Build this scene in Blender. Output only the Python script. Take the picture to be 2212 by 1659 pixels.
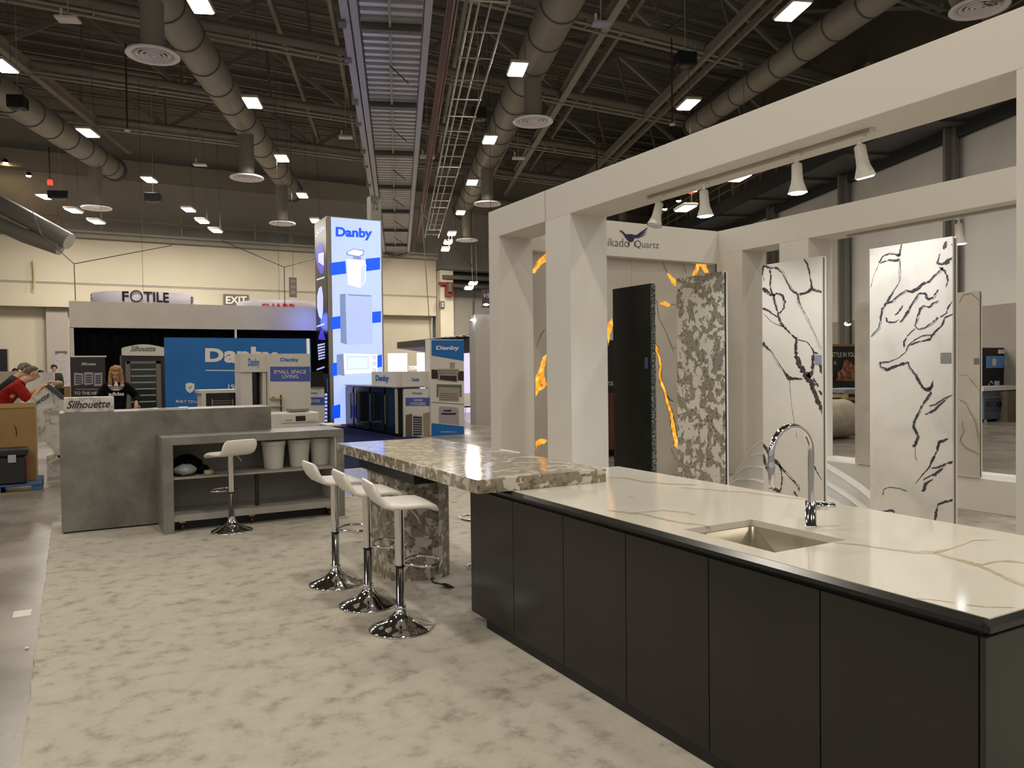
import bpy, math, random
from mathutils import Vector
random.seed(7)
S = bpy.context.scene
COL = S.collection
for _o in list(bpy.data.objects):
    bpy.data.objects.remove(_o)

# ------------------------------------------------------------------ camera
F_PX, EYE = 1690.0, 1.72
PITCH, ROLL, AZ = -0.020489, -0.011844, 0.511902
def _basis():
    s, c = math.sin(AZ), math.cos(AZ)
    F0, R0, U0 = Vector((s, c, 0)), Vector((c, -s, 0)), Vector((0, 0, 1))
    F = F0*math.cos(PITCH) + U0*math.sin(PITCH)
    U = -F0*math.sin(PITCH) + U0*math.cos(PITCH)
    c2, s2 = math.cos(ROLL), math.sin(ROLL)
    return c2*R0 + s2*U, -s2*R0 + c2*U, F
CR, CU, CF = _basis()
EYEP = Vector((0, 0, EYE))
camd = bpy.data.cameras.new('camera')
camd.sensor_fit = 'HORIZONTAL'; camd.sensor_width = 36.0
camd.lens = 36.0*F_PX/2212.0
camd.clip_start = 0.05; camd.clip_end = 400
cam = bpy.data.objects.new('camera', camd); COL.objects.link(cam)
from mathutils import Matrix
cam.matrix_world = Matrix(((CR.x, CU.x, -CF.x, 0), (CR.y, CU.y, -CF.y, 0), (CR.z, CU.z, -CF.z, EYE), (0, 0, 0, 1)))
S.camera = cam

# surveying helpers: where a sight line meets a real plane of the place
def ray(x, y): return CF + CR*((x-1106)/F_PX) - CU*((y-829.5)/F_PX)
def PZ(x, y, z=0.0):
    d = ray(x, y); return EYEP + d*((z-EYE)/d.z)
def PX(x, y, X):
    d = ray(x, y); return EYEP + d*(X/d.x)
def PY(x, y, Y):
    d = ray(x, y); return EYEP + d*(Y/d.y)
def PD(x, y, dist): return EYEP + ray(x, y)*dist
HD = Vector((0.36, 0.933, 0)).normalized()      # run of the ducts and of the side wall
HN = Vector((HD.y, -HD.x, 0))                   # to the right of it

# ------------------------------------------------------------------ world and exposure
W = bpy.data.worlds.new('world'); S.world = W; W.use_nodes = True
W.node_tree.nodes['Background'].inputs[0].default_value = (1.0, 0.95, 0.90, 1)
W.node_tree.nodes['Background'].inputs[1].default_value = 0.32
S.view_settings.view_transform = 'Standard'
S.view_settings.look = 'None'
S.view_settings.exposure = 0.40
S.view_settings.gamma = 1.0
S.view_settings.use_curve_mapping = False
LAMP_W = 165.0     # one high-bay lamp

# ------------------------------------------------------------------ materials
def lin(c):
    if isinstance(c, str):
        c = tuple(int(c[i:i+2], 16) for i in (0, 2, 4))
    return tuple(((v/255)/12.92 if v/255 <= .04045 else ((v/255+.055)/1.055)**2.4) for v in c)
MATS = {}
def mat(name, col='808080', rough=.5, metal=0., spec=.5, emit=None, es=0., coat=0.):
    if name in MATS: return MATS[name]
    m = bpy.data.materials.new(name); m.use_nodes = True
    b = m.node_tree.nodes['Principled BSDF']
    c = lin(col)
    b.inputs['Base Color'].default_value = (*c, 1)
    b.inputs['Roughness'].default_value = rough
    b.inputs['Metallic'].default_value = metal
    b.inputs['Specular IOR Level'].default_value = spec
    if coat: b.inputs['Coat Weight'].default_value = coat; b.inputs['Coat Roughness'].default_value = .05
    if emit:
        b.inputs['Emission Color'].default_value = (*lin(emit), 1)
        b.inputs['Emission Strength'].default_value = es
    MATS[name] = m
    return m
def nodes(m): return m.node_tree.nodes, m.node_tree.links, m.node_tree.nodes['Principled BSDF']
def noise_mat(name, stops, scale=3., detail=4., rough=.5, spec=.5, stretch=(1, 1, 1), bump=0., bscale=80., rvar=None, dist=0., nrough=.5, coat=0.):
    m = mat(name, 'ffffff', rough, spec=spec, coat=coat); n, l, b = nodes(m)
    tc = n.new('ShaderNodeTexCoord'); mp = n.new('ShaderNodeMapping'); mp.inputs['Scale'].default_value = stretch
    nz = n.new('ShaderNodeTexNoise'); nz.inputs['Scale'].default_value = scale; nz.inputs['Detail'].default_value = detail
    nz.inputs['Distortion'].default_value = dist; nz.inputs['Roughness'].default_value = nrough
    cr = n.new('ShaderNodeValToRGB')
    e = cr.color_ramp.elements
    while len(e) < len(stops): e.new(.5)
    for i, (p, c) in enumerate(stops):
        e[i].position = p; e[i].color = (*lin(c), 1)
    l.new(tc.outputs['Object'], mp.inputs[0]); l.new(mp.outputs[0], nz.inputs[0]); l.new(nz.outputs[0], cr.inputs[0])
    l.new(cr.outputs[0], b.inputs['Base Color'])
    if rvar:
        mr = n.new('ShaderNodeMapRange'); mr.inputs[3].default_value = rvar[0]; mr.inputs[4].default_value = rvar[1]
        l.new(nz.outputs[0], mr.inputs[0]); l.new(mr.outputs[0], b.inputs['Roughness'])
    if bump:
        n2 = n.new('ShaderNodeTexNoise'); n2.inputs['Scale'].default_value = bscale; n2.inputs['Detail'].default_value = 3
        bp = n.new('ShaderNodeBump'); bp.inputs['Strength'].default_value = bump; bp.inputs['Distance'].default_value = .01
        l.new(tc.outputs['Object'], n2.inputs[0]); l.new(n2.outputs[0], bp.inputs['Height']); l.new(bp.outputs[0], b.inputs['Normal'])
    return m
def terrazzo(name, scale, light, mid, dark, thr=.5, rough=.18, cells=True):
    """cream pebbles and shards floating in a taupe ground"""
    m = mat(name, 'ffffff', rough, spec=.5); n, l, b = nodes(m)
    tc = n.new('ShaderNodeTexCoord')
    wn = n.new('ShaderNodeTexNoise'); wn.inputs['Scale'].default_value = scale*.9; wn.inputs['Detail'].default_value = 3
    ad = n.new('ShaderNodeMixRGB'); ad.blend_type = 'ADD'; ad.inputs[0].default_value = .14
    l.new(tc.outputs['Object'], wn.inputs[0]); l.new(tc.outputs['Object'], ad.inputs[1]); l.new(wn.outputs[1], ad.inputs[2])
    n1 = n.new('ShaderNodeTexNoise'); n1.inputs['Scale'].default_value = scale; n1.inputs['Detail'].default_value = 3.2; n1.inputs['Roughness'].default_value = .62
    l.new(ad.outputs[0], n1.inputs[0])
    vo = n.new('ShaderNodeTexVoronoi'); vo.inputs['Scale'].default_value = scale*1.5; vo.inputs['Randomness'].default_value = 1
    l.new(ad.outputs[0], vo.inputs['Vector'])
    sb = n.new('ShaderNodeMath'); sb.operation = 'SUBTRACT'          # noise - k*celldistance
    mu = n.new('ShaderNodeMath'); mu.operation = 'MULTIPLY'; mu.inputs[1].default_value = .30 if cells else .12
    l.new(vo.outputs['Distance'], mu.inputs[0]); l.new(n1.outputs[0], sb.inputs[0]); l.new(mu.outputs[0], sb.inputs[1])
    cr = n.new('ShaderNodeValToRGB'); e = cr.color_ramp.elements
    cr.color_ramp.interpolation = 'LINEAR'
    e[0].position = thr-.012; e[0].color = (0, 0, 0, 1); e[1].position = thr+.012; e[1].color = (1, 1, 1, 1)
    l.new(sb.outputs[0], cr.inputs[0])
    n2 = n.new('ShaderNodeTexNoise'); n2.inputs['Scale'].default_value = scale*3.4; n2.inputs['Detail'].default_value = 5
    l.new(tc.outputs['Object'], n2.inputs[0])
    c2 = n.new('ShaderNodeValToRGB'); e = c2.color_ramp.elements; e.new(.5)
    e[0].position = .33; e[0].color = (*lin(dark), 1); e[1].position = .45; e[1].color = (*lin(mid), 1); e[2].position = .66
    e[2].color = (*[min(1, v*1.25) for v in lin(mid)], 1)
    l.new(n2.outputs[0], c2.inputs[0])
    mx = n.new('ShaderNodeMixRGB'); mx.inputs[2].default_value = (*lin(light), 1)
    l.new(cr.outputs[0], mx.inputs[0]); l.new(c2.outputs[0], mx.inputs[1]); l.new(mx.outputs[0], b.inputs['Base Color'])
    return m

WHITE = mat('booth_white', 'd8d3ca', .62)
WHITE2 = mat('smooth_white', 'dedad2', .45)
GREY = mat('steel_grey', '5c5a55', .5, .2)
DARKMETAL = mat('dark_metal', '26262a', .4, .5)
CHROME = mat('chrome', 'd8d8da', .07, 1.)
STEEL = mat('brushed_steel', '9c988e', .3, .9)
BLACK = mat('black', '0b0b0d', .5)
BLACKGLOSS = mat('black_gloss', '0a0a0c', .12)
DRAPE = mat('black_drape', '060607', .9, spec=.1)
LEATHER = mat('white_leather', 'e0dbd2', .42)
PLASTIC = mat('white_plastic', 'dcd8cf', .38)
RED = mat('red', 'b0221c', .5)
REDPIPE = mat('red_pipe', '5a241e', .5)
BLUE = mat('sign_blue', '0f66ae', .5)
LOGOBLUE = mat('logo_blue', '1a6cc4', .5)
INDIGO = mat('indigo', '4a5aa8', .5)
PAPER = mat('paper_white', 'd6d0c6', .6)
LETTERW = mat('letter_white', 'dcd6cc', .55)
INK = mat('ink_black', '131316', .5)
GREYINK = mat('ink_grey', '57534e', .6)

# ------------------------------------------------------------------ mesh builder
class MB:
    def __init__(s): s.v = []; s.f = []; s.m = []; s.s = []
    def add(s, vs, fs, mi=0, sm=False):
        o = len(s.v); s.v += [tuple(v) for v in vs]
        for f in fs: s.f.append([i+o for i in f]); s.m.append(mi); s.s.append(sm)
        return s
    def box(s, x0, x1, y0, y1, z0, z1, mi=0, bev=0.):
        if bev:
            return s.bevbox((x0, y0, z0), (x1, y1, z1), bev, mi)
        vs = [(x, y, z) for z in (z0, z1) for y in (y0, y1) for x in (x0, x1)]
        return s.add(vs, [(0, 2, 3, 1), (4, 5, 7, 6), (0, 1, 5, 4), (2, 6, 7, 3), (0, 4, 6, 2), (1, 3, 7, 5)], mi)
    def bevbox(s, a, b, r, mi=0):
        """box with small chamfers on every edge"""
        vs = {}; L = []
        for sx in (0, 1):
            for sy in (0, 1):
                for sz in (0, 1):
                    c = [(a[0], b[0])[sx], (a[1], b[1])[sy], (a[2], b[2])[sz]]
                    d = [r if sx == 0 else -r, r if sy == 0 else -r, r if sz == 0 else -r]
                    for ax in range(3):      # vertex lying on the face normal to axis ax
                        p = [c[k]+(0 if k == ax else d[k]) for k in range(3)]
                        vs[(sx, sy, sz, ax)] = len(L); L.append(p)
        F = []
        for ax in range(3):
            o = [k for k in range(3) if k != ax]
            for sd in (0, 1):
                q = []
                for (u, v) in ((0, 0), (1, 0), (1, 1), (0, 1)):
                    k = [0, 0, 0]; k[ax] = sd; k[o[0]] = u; k[o[1]] = v
                    q.append(vs[(*k, ax)])
                F.append(q)
            for u in (0, 1):
                for v in (0, 1):
                    k0 = [0, 0, 0]; k0[o[0]] = u; k0[o[1]] = v; k1 = list(k0); k1[ax] = 1
                    F.append([vs[(*k0, o[0])], vs[(*k1, o[0])], vs[(*k1, o[1])], vs[(*k0, o[1])]])
        for sx in (0, 1):
            for sy in (0, 1):
                for sz in (0, 1):
                    F.append([vs[(sx, sy, sz, k)] for k in range(3)])
        return s.add(L, F, mi)
    def obox(s, p0, p1, w, h, mi=0, up=Vector((0, 0, 1))):
        """bar of section w x h from p0 to p1"""
        p0, p1 = Vector(p0), Vector(p1); d = (p1-p0).normalized()
        a = d.cross(up)
        if a.length < 1e-4: a = d.cross(Vector((0, 1, 0)))
        a.normalize(); b = a.cross(d).normalized()
        vs = []
        for p in (p0, p1):
            for (i, j) in ((-1, -1), (1, -1), (1, 1), (-1, 1)): vs.append(p+a*(i*w/2)+b*(j*h/2))
        return s.add(vs, [(0, 3, 2, 1), (4, 5, 6, 7), (0, 1, 5, 4), (1, 2, 6, 5), (2, 3, 7, 6), (3, 0, 4, 7)], mi)
    def loft(s, rings, mi=0, sm=True, cap=True, closed=True):
        n = len(rings[0]); vs = [p for r in rings for p in r]; fs = []
        for i in range(len(rings)-1):
            for j in range(n if closed else n-1):
                k = (j+1) % n
                fs.append((i*n+j, i*n+k, (i+1)*n+k, (i+1)*n+j))
        s.add(vs, fs, mi, sm)
        if cap:
            s.add(rings[0], [tuple(range(n))[::-1]], mi); s.add(rings[-1], [tuple(range(n))], mi)
        return s
    def tube(s, pts, r, n=10, mi=0, cap=True, rs=None):
        pts = [Vector(p) for p in pts]; rings = []; prev = None
        for i, p in enumerate(pts):
            d = (pts[min(i+1, len(pts)-1)]-pts[max(i-1, 0)]).normalized()
            if prev is None:
                a = d.cross(Vector((0, 0, 1)))
                if a.length < 1e-3: a = d.cross(Vector((0, 1, 0)))
            else: a = prev-d*prev.dot(d)
            a.normalize(); prev = a; b = d.cross(a)
            rr = rs[i] if rs else r
            rings.append([p+a*(rr*math.cos(2*math.pi*k/n))+b*(rr*math.sin(2*math.pi*k/n)) for k in range(n)])
        return s.loft(rings, mi, True, cap)
    def lathe(s, prof, c=(0, 0, 0), n=32, mi=0, cap=False):
        rings = [[(c[0]+r*math.cos(2*math.pi*k/n), c[1]+r*math.sin(2*math.pi*k/n), c[2]+z) for k in range(n)] for r, z in prof]
        return s.loft(rings, mi, True, cap)
    def prism(s, pts, off, mi=0, mi_side=None):
        """polygon given by 3-D points, thickened by the vector off"""
        n = len(pts); off = Vector(off); P = [Vector(p) for p in pts]
        s.add(P, [tuple(range(n))], mi); s.add([p+off for p in P], [tuple(range(n))[::-1]], mi)
        return s.add(P+[p+off for p in P], [(i, i+n, (i+1) % n+n, (i+1) % n) for i in range(n)], mi if mi_side is None else mi_side)
    def poly(s, pts, mi=0): return s.add(pts, [tuple(range(len(pts)))], mi)
    def build(s, name, mats, parent=None, local=False):
        me = bpy.data.meshes.new(name)
        V = s.v
        if parent is not None and not local:
            px = parent
            t = Vector((0, 0, 0))
            while px is not None: t += px.location; px = px.parent
            V = [(a-t.x, b-t.y, c-t.z) for a, b, c in V]
        me.from_pydata(V, [], s.f); me.update()
        if not isinstance(mats, (list, tuple)): mats = [mats]
        for m in mats: me.materials.append(m)
        me.polygons.foreach_set('material_index', s.m)
        me.polygons.foreach_set('use_smooth', s.s)
        o = bpy.data.objects.new(name, me); COL.objects.link(o)
        if parent is not None: o.parent = parent
        return o
def tag(o, label=None, cat=None, group=None, kind=None):
    if label: o['label'] = label
    if cat: o['category'] = cat
    if group: o['group'] = group
    if kind: o['kind'] = kind
    return o
def thing(name, label, cat, loc=(0, 0, 0), rz=0, group=None):
    o = bpy.data.objects.new(name, None); COL.objects.link(o); o.empty_display_size = .1
    o.location = Vector(loc); o.rotation_euler = (0, 0, rz)
    return tag(o, label, cat, group)
def kids(o): return [c for c in bpy.data.objects if c.parent == o]
def dup(root, loc, rz=None, label=None, group=None, scale=None):
    def rec(o, parent):
        c = o.copy(); COL.objects.link(c)
        if parent is not None: c.parent = parent
        for ch in [k for k in ALLKIDS.get(o.name, [])]: rec(ch, c)
        return c
    ALLKIDS = {}
    for k in bpy.data.objects:
        if k.parent: ALLKIDS.setdefault(k.parent.name, []).append(k)
    r = rec(root, None); r.location = Vector(loc)
    if rz is not None: r.rotation_euler = (0, 0, rz)
    if label: r['label'] = label
    if group: r['group'] = group
    if scale: r.scale = scale
    return r

_tc = {}
def text_mesh(body, bold=0., shear=0., spacing=1.):
    k = (body, bold, shear, spacing)
    if k in _tc: return _tc[k]
    cu = bpy.data.curves.new('txt', 'FONT'); cu.body = body; cu.offset = bold; cu.shear = shear; cu.space_character = spacing
    cu.resolution_u = 4
    o = bpy.data.objects.new('txt', cu); COL.objects.link(o)
    bpy.context.view_layer.update()
    me = bpy.data.meshes.new_from_object(o)
    V = [tuple(v.co) for v in me.vertices]; Fs = [tuple(p.vertices) for p in me.polygons]
    bpy.data.objects.remove(o); bpy.data.curves.remove(cu); bpy.data.meshes.remove(me)
    xs = [v[0] for v in V]; ys = [v[1] for v in V]
    x0, x1, y0, y1 = min(xs), max(xs), min(ys), max(ys)
    V = [((a-x0)/(x1-x0), (b-y0)/(y1-y0)) for a, b, _ in V]
    _tc[k] = (V, Fs); return _tc[k]
def lettering(mb, body, bl, br, tl, mi=0, bold=0., shear=0., spacing=1., off=(0, 0, 0), italic=0.):
    """letters filling the parallelogram bl, br, tl (world points)"""
    V, Fs = text_mesh(body, bold, shear, spacing)
    bl, br, tl = Vector(bl), Vector(br), Vector(tl); off = Vector(off)
    return mb.add([bl+(br-bl)*a+(tl-bl)*b+off for a, b in V], Fs, mi)
def word_y(mb, body, x0, y0, x1, y1, Y, mi=0, dy=-.006, slope=0., **k):
    """word on the plane Y; box left/top/right/bottom in survey coordinates, slope = drop over the width"""
    return lettering(mb, body, PY(x0, y1, Y), PY(x1, y1+slope, Y), PY(x0, y0, Y), mi, off=(0, dy, 0), **k)
def ribbon(mb, pts, to3, mi, wob=.25, seg=3, k=1., pinch=0.):
    """vein: list of (x, y, width) joined into a ragged strip"""
    P = []
    for i in range(len(pts)-1):
        (x0, y0, w0), (x1, y1, w1) = pts[i], pts[i+1]
        for t in range(seg):
            u = t/seg; P.append([x0+(x1-x0)*u, y0+(y1-y0)*u, (w0+(w1-w0)*u)*k])
    P.append([pts[-1][0], pts[-1][1], pts[-1][2]*.5*k]); P[0][2] *= .5
    Lr, Rr = [], []
    for i, (x, y, w) in enumerate(P):
        a = P[max(0, i-1)]; b = P[min(len(P)-1, i+1)]
        dx, dy = b[0]-a[0], b[1]-a[1]; q = math.hypot(dx, dy) or 1
        nx, ny = -dy/q, dx/q
        j = random.uniform(-1, 1)*wob*max(w, 3)
        if pinch and random.random() < pinch: w *= random.uniform(.15, .55)
        wl = w/2*(1+random.uniform(-wob, wob)); wr = w/2*(1+random.uniform(-wob, wob))
        Lr.append(to3(x+nx*(wl+j*.5), y+ny*(wl+j*.5))); Rr.append(to3(x-nx*(wr-j*.5), y-ny*(wr-j*.5)))
    n = len(P)
    mb.add(Lr+Rr, [(i, i+1, n+i+1, n+i) for i in range(n-1)], mi)
# ------------------------------------------------------------------ floor, carpet
CONC = noise_mat('polished_concrete', [(.3, '68625a'), (.5, '7b746a'), (.72, '8f877b')], 1.1, 6, .22, .5, (1, 1, 1), rvar=(.16, .38))
CARPET = noise_mat('pale_plush_carpet', [(.28, '8e887e'), (.39, 'a8a195'), (.48, 'b9b2a5'), (.66, 'c0b9ac')], 6.5, 6, .95, .1, (1, 1., 1), bump=.5, bscale=160, dist=.0, nrough=.66)
NAVY = noise_mat('navy_carpet', [(.3, '0c1330'), (.7, '161f48')], 12, 3, .95, .1)
mb = MB(); mb.box(-60, 60, -32, 62, -.3, 0)
tag(mb.build('floor', CONC), kind='structure')
def rug(name, x0, x1, y0, y1, h, m, label):
    mb = MB(); nx, ny = int((x1-x0)/.06), int((y1-y0)/.06)
    # ragged pile edge
    pts = []
    for i in range(ny): pts.append((x0+random.uniform(-.006, .006), y1-(y1-y0)*i/ny, 0))
    for i in range(nx): pts.append((x0+(x1-x0)*i/nx, y0+random.uniform(-.006, .006), 0))
    for i in range(ny): pts.append((x1+random.uniform(-.006, .006), y0+(y1-y0)*i/ny, 0))
    for i in range(nx): pts.append((x1-(x1-x0)*i/nx, y1+random.uniform(-.006, .006), 0))
    mb.prism([(a, b, h) for a, b, _ in pts], (0, 0, -h+.001))
    return tag(mb.build(name, m), label, 'carpet')
rug('booth_carpet', -.23, 12.2, -2.5, 10.35, .014, CARPET, 'pale beige mottled plush carpet under the kitchen island and stools')
mb = MB(); mb.box(1.6, 7.6, 13.3, 24.2, .001, .012)
tag(mb.build('navy_carpet', NAVY), 'dark navy carpet behind the shelf counter, below the wine coolers', 'carpet')
mb = MB(); c = PZ(48, 1325, .002)
mb.box(c.x-.055, c.x+.055, c.y-.085, c.y+.085, .0005, .0025)
tag(mb.build('floor_sticker', PAPER), 'small white sticker on the concrete floor left of the carpet edge', 'sticker')
mb = MB(); c = PZ(58, 1402, 0); mb.box(c.x-.012, c.x+.012, c.y-.01, c.y+.01, 0, .012, bev=.003)
tag(mb.build('plastic_spacer', PLASTIC), 'tiny white plastic piece lying on the concrete floor', 'litter')

# ------------------------------------------------------------------ hall walls and roof
YW = 46.0
WALLC = noise_mat('cream_wall', [(.3, 'b2a996'), (.7, 'bbb29f')], .4, 2, .8)
WALLG = noise_mat('grey_wall', [(.3, 'a39f96'), (.7, 'aca89f')], .5, 2, .85)
WALLM = noise_mat('warm_grey_wall', [(.3, '8f8880'), (.7, '989188')], .5, 2, .8)
DECK = noise_mat('roof_deck', [(.3, '605d59'), (.7, '6c6964')], 1.5, 3, .8)
xe = PY(942, 600, YW-.8).x
zt = PY(600, 541, YW-.8).z; zm = PY(600, 627, YW-.8).z; zb = PY(840, 683, YW-.8).z; zl = PY(60, 657, YW-.8).z
mb = MB()
mb.box(-40, xe, YW-.8, YW, zm, zt); mb.box(-40, xe, YW-.74, YW, (zl+zb)/2, zm-.08)
mb.box(-40, xe, YW-.77, YW, zm-.08, zm, 1)
mb.box(-40, xe, YW, YW+.3, 0, zl)                                   # recess behind the soffit
xr = PY(100, 700, YW).x
o = tag(mb.build('wall_back', [WALLC, WALLM]), kind='structure')
mb = MB(); mb.box(xr, PY(147, 700, YW-.1).x, YW-.4, YW-.02, 0, zl)
mb.box(PY(940, 700, YW).x, PY(1400, 600, YW).x+30, YW+.01, YW+.4, 0, PY(940, 640, YW).z)
tag(mb.build('wall_back_grey', WALLM), kind='structure')
mb = MB(); mb.box(-45, 60, YW+.2, YW+.5, zt-3.5, 17.2)
tag(mb.build('wall_back_upper', WALLG), kind='structure')
# ledge pipe and beams along the top of the wall
mb = MB()
mb.tube([(-40, YW-1.0, zt+.12), (xe, YW-1.0, zt+.12)], .14, 8)
mb.box(-40, xe, YW-1.1, YW+.2, zt+.25, zt+.37)
mb.box(-40, 60, YW-.5, YW+.2, PY(500, 410, YW).z, PY(500, 410, YW).z+.9)
for i in range(24):
    x = -10+i*1.9; mb.box(x, x+.08, YW-.9, YW-.82, zt+.3, zt+1.5)
mb.box(-10, 34, YW-.9, YW-.86, zt+1.0, zt+1.05)
o = tag(mb.build('trim_1', mat('ledge_paint', '8f8a7f', .6)), kind='structure')
mb = MB()
for a, b, t in ((598, 606, .5), (616, 622, .35), (584, 588, .3)):
    z0, z1 = PY(1000, b, YW-1).z, PY(1000, a, YW-1).z
    mb.box(xe+.2, xe+16, YW-1-t, YW, z0, z1)
tag(mb.build('trim_2', mat('ledge_paint2', '4a4842', .6)), kind='structure')
mb = MB(); mb.box(PY(945, 600, YW-.9).x, PY(973, 600, YW-.9).x, YW-1.3, YW-.5, 0, PY(945, 585, YW-.9).z)
tag(mb.build('trim_3', WALLC), kind='structure')

# roof deck with corrugation ribs
mb = MB(); mb.box(-45, 60, -32, 50, 17.0, 17.3)
for i in range(52):
    y = 8+i*.75; mb.box(-45, 60, y, y+.12, 16.975, 17.0)
tag(mb.build('ceiling', DECK), kind='structure')
TR = mat('truss_paint', '8b877e', .55)
TRL = mat('truss_conduit', 'a09b8f', .5)
ty = [15.5, 21.8, 28.4, 35.0, 41.2]
words = ['nearest', 'second nearest', 'middle', 'second farthest', 'farthest']
for i, y in enumerate(ty):
    t = thing('roof_truss', 'grey welded pipe truss spanning the roof, %s of the five' % words[i], 'truss', (0, y, 13.5), group='roof trusses')
    mb = MB(); mb.tube([(-42, y, 13.5), (52, y, 13.5)], .17, 8); mb.build('bottom_chord', TR, t)
    mb = MB(); mb.tube([(-42, y+.9, 16.2), (52, y+.9, 16.2)], .15, 8); mb.build('top_chord', TR, t)
    mb = MB()
    x = -39.
    while x < 50:
        mb.obox((x, y, 13.5), (x+3.6, y+.9, 16.2), .17, .17); mb.obox((x+3.6, y+.9, 16.2), (x+7.2, y, 13.5), .17, .17)
        mb.obox((x, y, 13.5), (x, y+.9, 16.2), .1, .1)
        mb.obox((x+3.6, y+.9, 16.2), (x+3.6, y, 13.5), .1, .1)
        mb.obox((x, y, 13.5), (x, y+6.6+.9, 16.3), .12, .12)
        x += 7.2
    mb.build('web_members', TR, t)
    mb = MB(); mb.tube([(-42, y-.1, 13.18), (52, y-.1, 13.18)], .05, 6); mb.tube([(-42, y+.12, 13.1), (52, y+.12, 13.1)], .05, 6)
    for k in range(38):
        mb.box(-40+k*2.4, -39.95+k*2.4, y-.12, y+.14, 13.1, 13.4)
    mb.build('conduit_run', TRL, t)
# light secondary joists between the trusses (thin, along X)
k = 0
for i in range(len(ty)):
    for off, z in ((2.1, 15.6), (4.2, 15.9)):
        mb = MB(); y = ty[i]+off
        mb.tube([(-42, y, z), (52, y, z)], .07, 6); mb.tube([(-42, y, z-.5), (52, y, z-.5)], .045, 6)
        tag(mb.build('roof_joist', TR), 'thin grey pair of rods under the dark roof deck between the pipe trusses', 'joist', 'thin roof rods under the roof deck')
# purlins running with the ducts
pl = [((0, 106), 'grey roof beam slanting from the left edge down to the back wall'), ((357, 43), 'grey roof beam close along the left side of the long duct at upper left'),
      ((1244, 0), 'pale roof beam close along the right side of the central round duct'), ((1346, 0), 'pale roof beam crossing the trusses just right of the centre duct'),
      ((1430, 0), 'roof beam passing the hanging white box right of centre'), ((1580, 60), 'double roof beam running behind the right-hand hanging lights'),
      ((1020, 0), 'thin roof beam just right of the corrugated walkway'), ((560, 0), 'roof beam seen between the left duct and the corrugated walkway'), ((700, 0), 'roof beam just left of the corrugated walkway')]
for i, ((x, y), lab) in enumerate(pl):
    p = PZ(x, y, 13.15); q = p+HD*((45.5-p.y)/HD.y); p2 = p-HD*6
    mb = MB()
    if i in (5,):
        mb.obox(p2, q, .16, .36); mb.obox(p2+HN*.6, q+HN*.6, .1, .25)
    elif i < 4: mb.obox(p2, q, .26, .06); mb.obox(p2+Vector((0, 0, .2)), q+Vector((0, 0, .2)), .05, .34); mb.obox(p2+Vector((0, 0, .38)), q+Vector((0, 0, .38)), .26, .05)
    else: mb.obox(p2+Vector((0, 0, 1)), q+Vector((0, 0, 1)), .14, .3)
    tag(mb.build('roof_beam', TRL if i in (2, 3, 0) else TR), lab, 'beam', 'roof beams running with the ducts')

# ------------------------------------------------------------------ ducts, drops, diffusers
DUCT = noise_mat('duct_paint', [(.3, '88837a'), (.7, '949086')], .8, 3, .5)
DISC = mat('diffuser_white', 'f2f0f4', .4)
def duct(pa, za, pb, zb, R, label, before=4., drops=(), end=True):
    a, b = PZ(*pa, za), PZ(*pb, zb)
    if b.y > 43.5: b = PY(*pb, 43.5)
    d = (b-a).normalized()
    t = thing('air_duct', label, 'duct', (a.x, a.y, a.z), group='round air ducts')
    mb = MB(); mb.tube([a-d*before, b], R, 28); mb.build('duct_tube', DUCT, t)
    L = (b-a).length+before; n = int(L/1.9)
    for i in range(n+1):
        p = a-d*before+d*(1.9*i+.4)
        mb = MB(); mb.tube([p-d*.03, p+d*.03], R+.03, 28)
        mb.build('joint_ring', mat('ring_dark', '5d5952', .5), t)
    if end:
        mb = MB(); mb.tube([b-d*.1, b+d*.25], R*1.12, 28); mb.build('end_cap', GREY, t)
    # drops: find the run point whose sight column matches the disc
    for j, (dx, dy, dl) in enumerate(drops):
        best = None
        for k in range(-80, 900):
            p = a+d*(k*.05)
            v = p-EYEP; px = 1106+F_PX*(v@CR)/(v@CF)
            if best is None or abs(px-dx) < best[0]: best = (abs(px-dx), p, v@CF)
        p = best[1]; z = PD(dx, dy, (Vector((p.x, p.y, 0))-EYEP).dot(CF)).z
        for _ in range(3):
            dd = (Vector((p.x, p.y, z))-EYEP).dot(CF); z = PD(dx, dy, dd).z
        q = Vector((p.x, p.y, z)); rr = .29
        s = thing('air_diffuser', dl, 'diffuser', q, group='round ceiling diffusers'); DR = .66
        mb = MB(); mb.lathe([(rr, .1), (rr, p.z-z-.9*R)], (q.x, q.y, q.z), 24); mb.build('drop_pipe', DUCT, s)
        mb = MB(); mb.lathe([(rr, .14), (DR*.97, .07), (DR, .02), (DR*.97, 0), (DR*.80, .02), (DR*.74, .09)], (q.x, q.y, q.z), 40)
        for k, r0 in enumerate((.66, .48, .30)):
            mb.lathe([(DR*r0*.8, .12), (DR*r0, .03-.01*k), (DR*(r0-.03), .01-.01*k), (DR*(r0-.12), .07)], (q.x, q.y, q.z), 32)
        mb.lathe([(.001, .0), (DR*.12, .0), (DR*.1, .08)], (q.x, q.y, q.z), 20)
        mb.lathe([(.001, .13), (DR*.78, .13)], (q.x, q.y, q.z), 24, 1)
        mb.build('diffuser_cone', [DISC, mat('diffuser_shadow', '4a484c', .7)], s)
duct((350, 0), 11.7, (630, 412), 12.7, .53, 'long round grey air duct running away at upper left of the walkway', drops=(
    (327, 122, 'big round white diffuser hanging at the upper left, the largest whole disc'), (531, 386, 'round white diffuser below the middle of the left long duct'), (608, 484, 'small far diffuser at the far end of the left long duct')))
duct((1215, 0), 11.7, (1000, 452), 12.7, .55, 'round grey air duct running away right of the walkway', drops=(
    (1150, 265, 'round white diffuser on a thick drop right of the walkway'), (1052, 442, 'round diffuser above the left end of the white portal'), (1008, 520, 'farthest small diffuser low beside the white portal')))
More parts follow.
